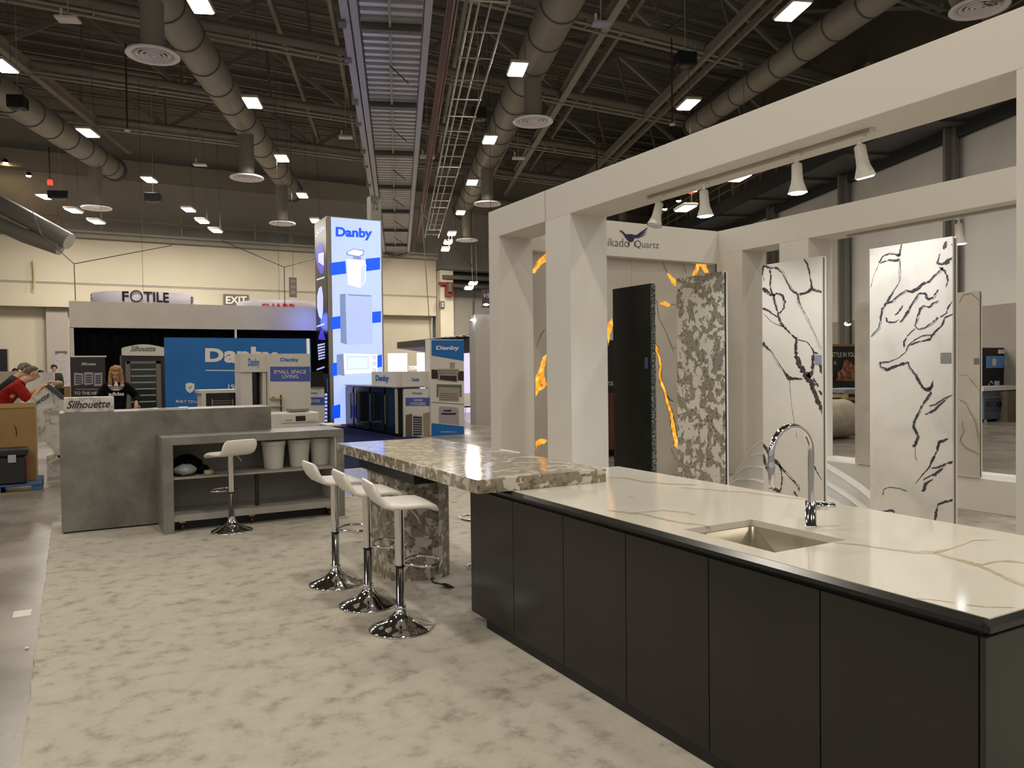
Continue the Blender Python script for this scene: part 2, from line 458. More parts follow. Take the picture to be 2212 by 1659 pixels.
duct((-40, 172), 11.0, (245, 365), 11.8, .52, 'round grey air duct at the left edge of the view', before=8, drops=((206, 451, 'round white diffuser hanging at the far left under the left-edge duct'),))
duct((1885, 0), 11.7, (1500, 270), 12.9, .44, 'round grey air duct rising toward the upper right corner', before=6, end=False, drops=((1345, 488, 'pale diffuser partly hidden behind the bird logo header'),))
duct((2260, -90), 10.6, (2080, -20), 10.8, .55, 'round air duct beyond the upper right corner', before=1, end=False, drops=((2116, 20, 'large ringed white diffuser at the top right corner'),))

# ------------------------------------------------------------------ corrugated walkway
ZK = 8.6
GALV = mat('galvanised', 'b9b9bd', .33, .25)
GALV2 = mat('galvanised_pale', 'b9b9c4', .5)
kl0, kr0 = PZ(775, 0, ZK), PZ(915, 0, ZK)
kw = (kr0-kl0).dot(HN); end = (PZ(850, 543, ZK)-kl0).dot(HD)
t = thing('ceiling_walkway', 'long galvanised corrugated walkway hanging under the roof in the centre', 'walkway', kl0)
def KP(u, v, z): return kl0+HD*u+HN*v+Vector((0, 0, z))
mb = MB(); u = -4.; rr = []
n = int((end+4)/.17)*2
for i in range(n):
    rr.append([KP(u, 0, (0, 0, .13, .13)[i % 4]), KP(u, kw, (0, 0, .13, .13)[i % 4])]); u += (.14, .03)[i % 2]
mb.loft(rr, 0, False, False, closed=False)
mb.loft([[p+Vector((0, 0, .2)) for p in r] for r in (rr[0], rr[-1])], 0, False, False, closed=False)
mb.build('corrugated_deck', GALV, t)
mb = MB()
mb.obox(KP(-4, -.10, .1), KP(end, -.10, .1), .12, .3); mb.obox(KP(-4, -.30, .25), KP(end, -.30, .25), .16, .5)
mb.build('side_channel', GALV2, t)
mb = MB(); mb.obox(KP(-4, kw+.1, .1), KP(end, kw+.1, .1), .14, .34); mb.build('side_channel', GALV2, t)
mb = MB(); mb.obox(KP(-4, kw*.47, -.06), KP(end, kw*.47, -.06), .05, .05); mb.build('centre_conduit', TRL, t)
for i in range(9):
    u = 1.+i*4.6
    if u < end:
        mb = MB(); mb.obox(KP(u, 0, -.07), KP(u, kw, -.07), .16, .14); mb.build('cross_angle', GREY, t)
        mb = MB(); mb.obox(KP(u, -.45, .1), KP(u, -.30, .1), .3, .3); mb.build('bracket', GREY, t)
        mb = MB(); mb.obox(KP(u+1.9, -.45, .1), KP(u+1.9, -.3, .1), .25, .25); mb.build('bracket', GREY, t)
for i in range(7):
    u = 2.8+i*4.6
    if u < end-1:
        mb = MB(); mb.tube([KP(u, kw*.45, -.12), KP(u+.55, kw*.8, -.3)], .015, 5); mb.build('hook_rod', DARKMETAL, t)
mb = MB(); mb.tube([KP(end, -.1, -.1), KP(end+.1, kw*.5, -.3), KP(end, kw+.2, -.1)], .1, 8); mb.build('end_rail', GREY, t)
# sprinkler mains and conduit rack right of the walkway
t = thing('pipe_rack', 'dark red sprinkler main with conduits beside the corrugated walkway', 'pipes', KP(0, kw+.5, .6))
mb = MB(); mb.tube([KP(-4, kw+.62, .7), KP(end-2, kw+.62, .7)], .09, 8); mb.tube([KP(-4, kw+.8, 1.1), KP(end-2, kw+.8, 1.1)], .05, 6); mb.build('sprinkler_main', REDPIPE, t)
mb = MB()
for v, z in ((1.0, .5), (1.25, .9), (1.5, .9), (1.75, .5)):
    mb.tube([KP(-4, kw+v, z), KP(end-2, kw+v, z)], .025, 6)
for i in range(28):
    u = -3.5+i*1.45
    if u < end-2: mb.tube([KP(u, kw+.95, .5), KP(u, kw+1.8, .5)], .018, 5)
mb.build('conduit_ladder', TRL, t)
# hanging column plate W 14
Yc = 27.
t = thing('column_plate', 'narrow grey column plate with dark W 14 marking below the walkway', 'sign', PY(812, 545, Yc))
mb = MB(); a, b = PY(803, 590, Yc), PY(823, 425, Yc); mb.box(a.x, b.x, Yc, Yc+.4, a.z, b.z); mb.build('column_shaft', mat('plate_grey', '77746d', .6), t)
mb = MB(); word_y(mb, 'W', 805, 434, 817, 445, Yc); word_y(mb, '14', 806, 446, 817, 456, Yc); mb.build('lettering', INK, t)

# ------------------------------------------------------------------ high-bay lamps
LAMPM = mat('lamp_diffuser', 'ffffff', .5, emit='fff2dc', es=14.)
LAMPB = mat('lamp_housing', 'b5afa3', .5)
ld = bpy.data.lights.new('bay_light', 'AREA'); ld.shape = 'RECTANGLE'; ld.size = .42; ld.size_y = .9; ld.energy = LAMP_W; ld.color = (1., .92, .80)
def bay(p, label, rz, cable=None):
    t = thing('high_bay_light', label, 'ceiling light', p, rz, group='square high bay lights')
    mb = MB(); mb.box(-.25, .25, -.5, .5, 0, .09, bev=.02); mb.build('housing', LAMPB, t, True)
    mb = MB(); mb.box(-.21, .21, -.45, .45, -.03, 0, bev=.01); mb.build('diffuser', LAMPM, t, True)
    mb = MB(); mb.tube([(.22, 0, .08), (.1, 0, 13.3-p.z)], .009, 5); mb.build('suspension_cable', GREY, t, True)
    l = bpy.data.objects.new('bulb', ld); COL.objects.link(l); l.parent = t; l.location = (0, 0, -.045)
    return t
bays = [(430, 8, 'bright square light cut off by the top edge, beside the long left duct'), (1712, 25, 'large elongated light at the top right, nearest the right-hand duct'),
 (4, 142, 'bright light cut off by the left edge of the photo'), (545, 222, 'square light on the right side of the long left duct, above its middle'),
 (1118, 150, 'square light in front of the centre duct, the topmost one there'), (1487, 226, 'light hanging above the sloping white portal beam'),
 (190, 287, 'light between the left-edge duct and the slanting roof beam'), (609, 342, 'light right of the left duct, below its middle'),
 (1058, 302, 'second light down along the centre duct'), (322, 388, 'light right of the left-edge duct end'), (1020, 394, 'third light down along the centre duct'),
 (653, 422, 'light just past the far end of the long left duct'), (995, 459, 'fourth light down along the centre duct'), (98, 425, 'light just below the small red beacon'),
 (159, 455, 'light left of the far left diffuser'), (208, 479, 'light directly under the far left diffuser'), (407, 453, 'first of the descending trio over the fotile sign, upper left one'),
 (437, 478, 'middle of the descending trio of lights in front of the grey upper wall'), (466, 498, 'lowest of the descending trio of lights in front of the grey upper wall'),
 (681, 477, 'light half hidden behind the top of the tall lightbox tower'), (976, 505, 'top one of three small stacked lights left of the white portal'),
 (968, 524, 'middle one of three small stacked lights left of the white portal'), (962, 539, 'bottom one of three small stacked lights left of the white portal'),
 (1598, 384, 'light seen under the portal beam beside the second track spot'), (1481, 450, 'light seen under the portal beam above the bird logo header')]
bays[16] = (407, 453, 'upper left one of the descending trio of lights in front of the grey upper wall')
HA = -math.atan2(HD.x, HD.y)
for x, y, lab in bays:
    p = PZ(x, y, 9.9)
    if p.y > 40: p = PY(x, y, 40)
    if x > 1450 and y > 300: p = PD(x, y, 26)
    bay(p, lab, HA)
for x, y in ((1022, 613), (1013, 623)):
    bay(PY(x, y, 41), 'small distant light in front of the back wall beams, %s of the two' % ('right' if x > 1015 else 'left'), HA)
# the rows go on behind the viewer and to both sides
k = 0
for r in range(-2, 3):
    for q in range(-3, 2):
        p = Vector((2, 3, 9.9))+HD*(q*8.)+HN*(r*9.)
        v = p-EYEP; dz = v.dot(CF)
        if dz > 1:
            px = 1106+F_PX*v.dot(CR)/dz; py = 829.5-F_PX*v.dot(CU)/dz
            if -250 < px < 2460 and py > -200: continue
        bay(p, 'high bay light of the hall outside the view', HA)
for x, y, lab in ((12, 352, 'upper small warm spotlight at the far left'), (62, 380, 'lower small warm spotlight at the far left'), (1466, 434, 'small warm spotlight in the gallery, above the two others'), (1436, 452, 'small warm spotlight in the gallery, lower left'), (1501, 412, 'small warm spotlight in the gallery beside the red beacon')):
    p = PD(x, y, 38)
    t = thing('gallery_spotlight', lab, 'spotlight', p)
    mb = MB(); mb.lathe([(.001, .2), (.09, .18), (.14, 0)], (0, 0, 0), 16); mb.build('shade', DARKMETAL, t, True)
    mb = MB(); mb.lathe([(.001, -.06), (.09, -.04), (.12, .02)], (0, 0, 0), 16); mb.build('bulb', mat('warm_bulb', 'ffffff', emit='ffd79a', es=30.), t, True)
for x, y, lab in ((108, 394, 'small red beacon at the far left'), (1493, 413, 'small red beacon in the far gallery')):
    t = thing('red_beacon', lab, 'beacon', PD(x, y, 36))
    mb = MB(); mb.lathe([(.001, .14), (.1, .1), (.11, -.1), (.001, -.12)], (0, 0, 0), 14); mb.build('lens', mat('beacon_red', 'ff2020', emit='ff2018', es=6.), t, True)
    mb = MB(); mb.tube([(0, 0, .14), (0, 0, 1.6)], .02, 5); mb.build('stem', DARKMETAL, t, True)
# wireless boxes, speakers, sprinkler heads
def hang(name, x, y, z, w, d, h, m, label, cat, rod=1.5):
    p = PZ(x, y, z)
    if p.y > 43: p = PY(x, y, 43)
    rod = 13.3-p.z; t = thing(name, label, cat, p, HA)
    mb = MB(); mb.box(-w/2, w/2, -d/2, d/2, -h/2, h/2, bev=min(w, h)*.06); mb.build('body', m, t, True)
    mb = MB(); mb.tube([(0, 0, h/2), (0, 0, h/2+rod)], .015, 5); mb.build('rod', TRL, t, True)
    if m is BLACK:
        mb = MB(); mb.lathe([(.001, -h/2-.01), (w*.22, -h/2-.015), (w*.24, -h/2)], (0, 0, 0), 12); mb.build('horn', GREY, t, True)
    else:
        mb = MB(); mb.tube([(-w*.3, 0, h/2), (-w*.3, 0, h/2+.22)], .035, 8); mb.build('antenna', PLASTIC, t, True)
hang('access_point', 147, 42, 10.2, .5, .35, .06, PLASTIC, 'flat white wireless box hanging at the upper left', 'wireless box')
hang('access_point', 1298, 52, 10.2, .42, .3, .06, mat('box_lilac', 'a9a6b4', .5), 'flat white wireless box hanging right of the centre duct', 'wireless box')
hang('access_point', 747, 297, 10.2, .5, .3, .06, PLASTIC, 'flat white wireless box left of the corrugated walkway', 'wireless box')
hang('access_point', 432, 356, 10.2, .5, .3, .06, PLASTIC, 'flat white wireless box between the two left ducts', 'wireless box')
hang('access_point', 1120, 342, 10.2, .5, .3, .06, PLASTIC, 'flat white wireless box right of the second centre light', 'wireless box')
hang('access_point', 923, 339, 10.2, .6, .3, .1, PLASTIC, 'white box hanging at the conduit rack of the walkway', 'wireless box')
hang('hanging_speaker', 1034, 247, 10.4, .5, .45, .4, BLACK, 'black speaker cube hanging left of the centre duct', 'speaker')
hang('hanging_speaker', 38, 222, 10.4, .5, .45, .4, BLACK, 'black speaker cube hanging in front of the left-edge duct', 'speaker')
hang('hanging_speaker', 1480, 130, 11, .6, .45, .4, BLACK, 'black speaker cube hanging high right of centre', 'speaker')
hang('hanging_speaker', 331, 427, 9, .6, .45, .35, BLACK, 'black speaker box in front of the grey upper wall', 'speaker')
hang('hanging_speaker', 130, 422, 9, .8, .5, .3, BLACK, 'black speaker box right of the red beacon', 'speaker')
for x0, y0, x1, y1, lab in ((273, 40, 275, 281, 'thin dark red sprinkler drop at the upper left'), (1452, 20, 1452, 268, 'thin dark red sprinkler drop above the portal beam'), (1288, 230, 1289, 380, 'thin dark red sprinkler drop right of the round diffuser')):
    p = PZ(x1, y1, 10.2); t = thing('sprinkler_drop', lab, 'sprinkler pipe', p)
    mb = MB(); mb.tube([(0, 0, 0), (0, 0, 3.0)], .03, 6); mb.build('pipe', REDPIPE, t, True)
    mb = MB(); mb.lathe([(.001, -.06), (.1, -.04), (.1, .02), (.02, .04)], (0, 0, 0), 12); mb.build('sprinkler_head', PLASTIC, t, True)
# rigging cables
cab = [([(60, 430), (88, 505), (160, 570)], 'dark rigging cable slanting down at the left'), ([(160, 570), (163, 650)], 'dark vertical cable down to the canopy corner at left'), ([(160, 570), (372, 530)], 'thin cable slanting up right from the cable joint at left'),
       ([(905, 455), (1026, 581)], 'dark cable slanting down to the right of the walkway'), ([(1026, 581), (1023, 720)], 'dark vertical cable left of the white portal'), ([(910, 440), (930, 730)], 'yellowish cable hanging beside the tower and the back wall'), ([(480, 520), (614, 577), (700, 553)], 'thin bridle cable left of the tower'), ([(614, 577), (616, 700)], 'thin vertical cable above the red lettered sign')]
for pts, lab in cab:
    mb = MB(); mb.tube([PD(x, y, 27) for x, y in pts], .014, 5)
    tag(mb.build('rigging_cable', mat('cable_olive', '6a6648', .6) if 'yellow' in lab else DARKMETAL), lab, 'cable')

# ------------------------------------------------------------------ side wall of the hall (right) with gallery
B0 = Vector((25.37, 15.45, 0))
def SW(u, v, z): return B0+HD*u+HN*v+Vector((0, 0, z))      # v>0 is behind the wall face
WP = noise_mat('panel_wall', [(.3, 'c0bdb8'), (.7, 'c9c6c0')], .5, 2, .7)
mb = MB()
vs = [SW(-22, .25, 0), SW(40, .25, 0), SW(40, .25, 9.3), SW(-22, .25, 9.3)]; mb.prism(vs, HN*.3)
tag(mb.build('wall_right', [WP]), kind='structure')
mb = MB(); mb.prism([SW(-22, .22, 0), SW(40, .22, 0), SW(40, .22, 3.5), SW(-22, .22, 3.5)], HN*.02)
tag(mb.build('wall_right_lower', [WALLM]), kind='structure')
mb = MB(); vs = [SW(-22, .6, 9.3), SW(40, .6, 9.3), SW(40, .6, 17.2), SW(-22, .6, 17.2)]; mb.prism(vs, HN*.3)
tag(mb.build('wall_right_upper', [mat('upper_dark', '5e5950', .8)]), kind='structure')
for i in range(-3, 6):
    u = i*6.25
    mb = MB(); mb.obox(SW(u, 0, 0), SW(u, 0, 9.4), .5, .12, up=HN); mb.obox(SW(u-.0, -.12, 0), SW(u, -.12, 9.4), .12, .3, up=HN)
    tag(mb.build('trim_%d' % (10+i), mat('column_paint', '6f6c66', .6)), kind='structure')
t = thing('gallery', 'steel gallery with railing running along the top of the right-hand hall wall', 'gallery', SW(0, 0, 9.4))
mb = MB(); mb.obox(SW(-22, -.9, 9.55), SW(40, -.9, 9.55), 2.2, .1); mb.build('gallery_floor', mat('gallery_soffit', '55585a', .6), t)
mb = MB(); mb.obox(SW(-22, -2.05, 9.6), SW(40, -2.05, 9.6), .12, .55); mb.obox(SW(-22, .1, 9.3), SW(40, .1, 9.3), .2, .45); mb.build('edge_beam', mat('gallery_beam', '3b3d3f', .8, spec=.1), t)
for i in range(16):
    mb = MB(); mb.obox(SW(-20+i*3.9, -2, 9.45), SW(-20+i*3.9, .1, 9.45), .5, .12); mb.build('cross_beam', GREY, t)
mb = MB()
for z in (10.25, 10.65, 11.05): mb.tube([SW(-22, -2.05, z), SW(40, -2.05, z)], .025, 6)
for i in range(42): mb.tube([SW(-22+i*1.5, -2.05, 9.8), SW(-22+i*1.5, -2.05, 11.05)], .025, 6)
mb.build('railing', mat('rail_paint', '8a7f74', .5), t)
for i in range(10):
    mb = MB(); mb.obox(SW(-20+i*6.25, .4, 9.6), SW(-20+i*6.25, .4, 13.5), .35, .35, up=HN)
    mb.build('gallery_post', mat('post_yellow', 'a89670', .6), t)

for q, r, lab in (([(-40, 420), (70, 478), (150, 522)], .42, 'upper thick pale pipe slanting down at the far left'), ([(-40, 466), (50, 508), (130, 536)], .36, 'lower thick pale pipe slanting down at the far left')):
    mb = MB(); mb.tube([PD(x, y, 33) for x, y in q], r*.85, 16); tag(mb.build('slanting_pipe', mat('pipe_pale', '7d7972', .6)), lab, 'pipe')
# ------------------------------------------------------------------ white portal booth
XF, XB, YE, ZT, ZU = 5.03, 9.03, 9.56, 3.86, 3.49
def part_box(name, m, t, *a, **k):
    mb = MB(); mb.box(*a, **k); return mb.build(name, m, t)
t = thing('portal_frame', 'large white portal beam on square posts with the track lights, behind the kitchen island', 'portal', (XF, 5, 0))
part_box('beam', WHITE, t, XF, XF+.52, 2.1, YE, ZU, ZT, bev=.004)
mb = MB(); mb.box(XF, XF+.52, 9.26, YE, 0.014, ZU); mb.build('post', WHITE, t)
mb = MB(); mb.box(XF, XF+.52, 7.55, 8.08, 0.014, ZU); mb.build('post', WHITE2, t)
mb = MB(); mb.box(XF, XF+.52, 2.12, 2.66, 0.014, ZU); mb.build('post', WHITE, t)
mb = MB(); mb.box(XF-.0015, XF, 8.075, 8.083, ZU, ZT); mb.build('joint_line', mat('seam', '8f897f', .7), t)
t = thing('portal_frame', 'rear white portal frame with low sill standing behind the upright slabs', 'portal', (XB, 6, 0))
part_box('beam', WHITE, t, XB, XB+.5, 1.2, YE+.3, ZU, ZT, bev=.004)
for y0, y1 in ((8.79, 9.335), (7.55, 8.06), (4.0, 4.4)):
    part_box('post', WHITE, t, XB, XB+.5, y0, y1, .014, ZU)
part_box('sill', WHITE2, t, XB-.03, XB+.55, 4.4, 7.55, .014, .40, bev=.006)
# header with the bird mark and the backlit stone wall below it
t = thing('header_wall', 'white header wall with bird logo and grey lettering, above a backlit stone wall', 'header', (7, 9.3, 0))
part_box('header', WHITE, t, XF+.52, XB, 9.3, 9.52, 3.345, ZT-.002, bev=.003)
MARB = noise_mat('white_stone_wall', [(.3, 'bdb6ab'), (.6, 'c6bfb4'), (.75, 'cbc5ba')], 1.2, 4, .3)
mb = MB(); YM = 9.47
mb.box(XF+.52, 6.35, YM, YM+.09, .014, 3.345); mb.box(7.25, XB, YM, YM+.09, .014, 3.345); mb.box(6.35, 7.25, YM, YM+.09, 2.12, 3.345)
mb.box(7.42, 7.425, YM-.001, YM, 2.12, 3.345, 1)
GLOW = noise_mat('backlit_onyx', [(.3, 'b06a10'), (.5, 'f0a030'), (.7, 'ffc860')], 14, 5, .4)
n, l, b = nodes(GLOW)
for nn in n:
    if nn.type == 'VALTORGB': l.new(nn.outputs[0], b.inputs['Emission Color'])
b.inputs['Emission Strength'].default_value = .75
C2 = lambda x, y: PY(1040+x/2.7655, 440+y/2.7655, YM-.004)
C2b = lambda x, y: PY(1040+x/2.7655, 440+y/2.7655, YM-.002)
EDGE = mat('vein_brown', '6b5338', .5)
def rough_poly(mb, pts, to3, mi, j=3, n=5):
    P = []
    for i in range(len(pts)):
        a, b = pts[i], pts[(i+1) % len(pts)]
        for k in range(n):
            u = k/n; P.append((a[0]+(b[0]-a[0])*u+random.uniform(-j, j)*(k > 0), a[1]+(b[1]-a[1])*u+random.uniform(-j, j)*(k > 0)))
    c = (sum(p[0] for p in P)/len(P), sum(p[1] for p in P)/len(P))
    mb.poly([to3(*p) for p in P], mi)
blobs = [[(300, 415), (322, 360), (345, 330), (400, 285), (420, 300), (386, 345), (350, 370), (320, 415)],
 [(325, 1150), (325, 1030), (345, 990), (365, 920), (388, 900), (384, 950), (372, 1020), (392, 1080), (375, 1100), (345, 1120)],
 [(325, 1475), (325, 1420), (360, 1400), (397, 1418), (370, 1435), (340, 1445)],
 [(757, 850), (752, 730), (780, 680), (788, 720), (768, 780), (762, 830)],
 [(1108, 412), (1130, 425), (1160, 460), (1166, 497), (1140, 480), (1120, 440)],
 [(1258, 432), (1290, 345), (1335, 345), (1358, 412), (1335, 415), (1305, 370), (1285, 428)],
 [(1062, 597), (1095, 580), (1132, 600), (1115, 617), (1090, 608)]]
sh = lambda P, k: [((x-sum(p[0] for p in P)/len(P))*k+sum(p[0] for p in P)/len(P), (y-sum(p[1] for p in P)/len(P))*k+sum(p[1] for p in P)/len(P)) for x, y in P]
for P in blobs:
    rough_poly(mb, P, C2, 2, 2.5); 
RV = [(1022, 815, 10), (1040, 860, 22), (1055, 895, 10), (1065, 930, 12), (1070, 980, 14), (1065, 1030, 10), (1080, 1080, 16), (1100, 1130, 14), (1105, 1170, 14), (1120, 1210, 16), (1135, 1260, 16), (1145, 1320, 22), (1155, 1380, 22), (1165, 1440, 24), (1172, 1468, 6)]
ribbon(mb, RV, C2b, 3, .2, 3, 1.35); ribbon(mb, RV, C2, 2, .2, 3)
ribbon(mb, [(1100, 1130, 8), (1125, 1170, 7), (1150, 1182, 4)], C2, 3)
for P in ([(1078, 335, 2), (1095, 380, 3), (1112, 415, 3)], [(1200, 340, 2), (1212, 380, 2), (1225, 420, 2)], [(1030, 555, 3), (1050, 590, 3), (1060, 680, 2), (1100, 760, 2), (1125, 820, 3), (1150, 890, 2)], [(1130, 600, 3), (1170, 605, 2)],
          [(1130, 1460, 3), (1150, 1500, 2), (1168, 1540, 2)], [(382, 750, 4), (360, 775, 4), (345, 815, 2), (325, 862, 2)], [(1130, 850, 2), (1150, 862, 2), (1165, 860, 2)]):
    ribbon(mb, P, C2, 3)
mb.build('backlit_wall', [MARB, mat('seam', '8f897f'), GLOW, EDGE], t)
# lettering and bird
NAVYINK = mat('navy_ink', '20224a', .5)
mb = MB()
YH = 9.3
word_y(mb, 'Mikado', 1296, 512.5, 1358, 531, YH, slope=3, bold=-.008)
word_y(mb, 'Quartz', 1371, 519, 1423, 536.5, YH, slope=3, bold=-.008)
mb.build('lettering', GREYINK, t)
C2h = lambda x, y: PY(1040+x/2.7655, 440+y/2.7655, YH-.006)
mb = MB()
body = [(838, 159), (848, 168), (862, 182), (878, 183), (896, 181), (914, 186), (924, 190), (918, 200), (914, 210), (908, 222), (898, 229), (884, 227), (870, 216), (857, 198), (845, 180), (835, 169)]
mb.poly([C2h(*p) for p in body], 0)
for P in ([(905, 195, 8), (930, 190, 10), (960, 170, 12), (980, 155, 9), (995, 142, 3)], [(915, 203, 7), (945, 190, 9), (970, 176, 7), (990, 162, 2)], [(920, 208, 5), (950, 198, 6), (975, 186, 4), (984, 180, 2)]):
    ribbon(mb, P, C2h, 0, 0.02, 2)
for P in ([(886, 222, 4), (882, 235, 5), (885, 248, 4), (878, 258, 3)], [(912, 224, 4), (918, 238, 4), (914, 250, 4), (925, 260, 3)]):
    ribbon(mb, P, C2h, 0, 0.02, 2)
mb.poly([C2h(*p) for p in ((824, 166), (826, 158), (834, 157), (842, 163), (838, 172), (832, 170))], 1)
mb.build('bird_emblem', [NAVYINK, mat('bird_face', 'c05040', .5)], t)

# dark showroom glimpsed through the doorway
t = thing('dark_display_panel', 'dark display panel glimpsed through the gap left of the black slab', 'display panel', (8.6, 12.5, 0))
a, b = PY(1296, 735, 12.5), PY(1350, 1000, 12.5); mb = MB(); mb.box(a.x-1, b.x+1.2, 12.5, 12.56, 0, 2.6); mb.build('panel', BLACK, t)
mb = MB(); word_y(mb, 'YOU', 1310, 824, 1327, 833, 12.5); mb.build('lettering', LETTERW, t)
a, b = PY(1290, 850, 12.4), PY(1345, 965, 12.4); mb = MB(); mb.box(a.x-.5, b.x+.5, 12.1, 12.49, max(b.z, .05), a.z); mb.build('cupboard', noise_mat('dark_wood', [(.3, '3a1a0c'), (.7, '5a2c14')], 6, 3, .4, .5, (1, 1, .1)), t)

# ------------------------------------------------------------------ upright sample slabs
XS = 6.0
ST1 = noise_mat('slab_white', [(.3, 'c2bbae'), (.6, 'cac3b7'), (.75, 'cec8bd')], 1.4, 4, .22)
ST2 = noise_mat('slab_soft_grey', [(.3, 'b9b3a8'), (.5, 'c8c1b5'), (.7, 'cdc7bc')], 2.2, 5, .22, dist=.6)
VEIN = noise_mat('vein_dark', [(.35, '2e2927'), (.6, '4b423d'), (.8, '6a5f57')], 30, 4, .35)
VEINB = noise_mat('vein_charcoal', [(.35, '2e2d2f'), (.6, '45444a'), (.8, '6b6868')], 30, 4, .35)
VEING = noise_mat('vein_gold', [(.35, '8f8168'), (.6, 'a5977c'), (.8, 'b9ad96')], 20, 4, .35)
GRANITE = noise_mat('black_granite', [(.3, '050706'), (.55, '0c0f0d'), (.8, '1b211d')], 9, 8, .35, .4, (1, 1, .5), dist=1.)
TZ2 = terrazzo('cream_taupe_slab', 8.5, 'c0b9aa', '807868', '4e493f', .365, .15)
TAG = mat('sample_tag', '77736d', .5)
def slab(name, label, px0, px1, pyt, m, veins, tagbox, X=XS, z0=.05, backpost=True, frame=None):
    """px0..px1 along the slab top at height pyt (right edge) on plane X"""
    y1, y0 = PX(px0, pyt, X).y, PX(px1, pyt, X).y       # y0 = near edge
    zt = PX(px1, pyt, X).z
    t = thing(name, label, 'stone slab', (X, (y0+y1)/2, 0))
    mb = MB(); mb.box(X, X+.02, y0, y1, z0, zt, bev=.0015)
    to3 = lambda x, y: (lambda p: Vector((X-.0012, min(max(p.y, y0+.001), y1-.001), min(max(p.z, z0+.001), zt-.001))))(PX(1560+x/2.304, 460+y/2.304, X))
    for (mi, L) in veins:
        for P in L:
            ribbon(mb, P, to3, mi, .34, 5, .92, .14)
            if len(P) > 5:      # a hair-thin companion vein
                ox, oy = random.choice(((9, 4), (-8, 5), (7, -6))); ribbon(mb, [(x+ox*(.3+.7*(i % 2)), y+oy, 2) for i, (x, y, w) in enumerate(P)], to3, mi, .3, 4, .9, .2)
    mb.build('slab_face', m, t)
    mb = MB(); mb.box(X+.02, X+.045, y0+.006, y1-.006, z0, zt-.01); mb.build('steel_core', frame or DARKMETAL, t)
    mb = MB(); mb.box(X+.045, X+.062, y0, y1, z0, zt); mb.build('back_panel', PLASTIC if m[0] is not GRANITE else GRANITE, t)
    mb = MB(); mb.box(X-.12, X+.18, y0+.1, y1-.1, max(.014, z0-.036), z0); mb.build('base_plate', DARKMETAL, t) if z0 < .2 else None
    if tagbox:
        a, b = PX(tagbox[0], tagbox[1], X), PX(tagbox[2], tagbox[3], X)
        mb = MB(); mb.box(X-.004, X-.0013, b.y, a.y, b.z, a.z, bev=.0008)
        mb.build('sample_tag', tagbox[4] if len(tagbox) > 4 else TAG, t)
    return t
slab('stone_slab', 'narrow black granite slab with a rough broken right edge, leftmost of the standing slabs', 1323, 1405, 612, [GRANITE], [], (1393, 772, 1400, 796, mat('blue_tape', '33507c', .6)))
# rough edge of the black slab
mb = MB(); y0 = PX(1405, 612, XS).y; zt = PX(1405, 612, XS).z
z = .05; L = []
R0, R1 = [], []
while z < zt:
    j = random.uniform(-.012, .018); R0.append(Vector((XS, y0-.001-j-.012, z))); R1.append(Vector((XS+.062, y0-.001+j*.4-.012, z))); z += .025
n = len(R0); mb.add(R0+R1, [(i, i+1, n+i+1, n+i) for i in range(n-1)])
mb.add(R0+[Vector((XS, y0, p.z)) for p in R0], [(i, n+i, n+i+1, i+1) for i in range(n-1)])
ed = mb.build('broken_edge', noise_mat('granite_chips', [(.4, '0c0f0d'), (.55, '59625c'), (.65, '8f9792')], 60, 4, .4), [o for o in COL.objects if o.name == 'stone_slab'][0])
slab('stone_slab', 'cream and taupe pebble-patterned slab standing right of the black slab', 1461, 1562, 586, [TZ2], [], (1548, 773, 1561, 790))
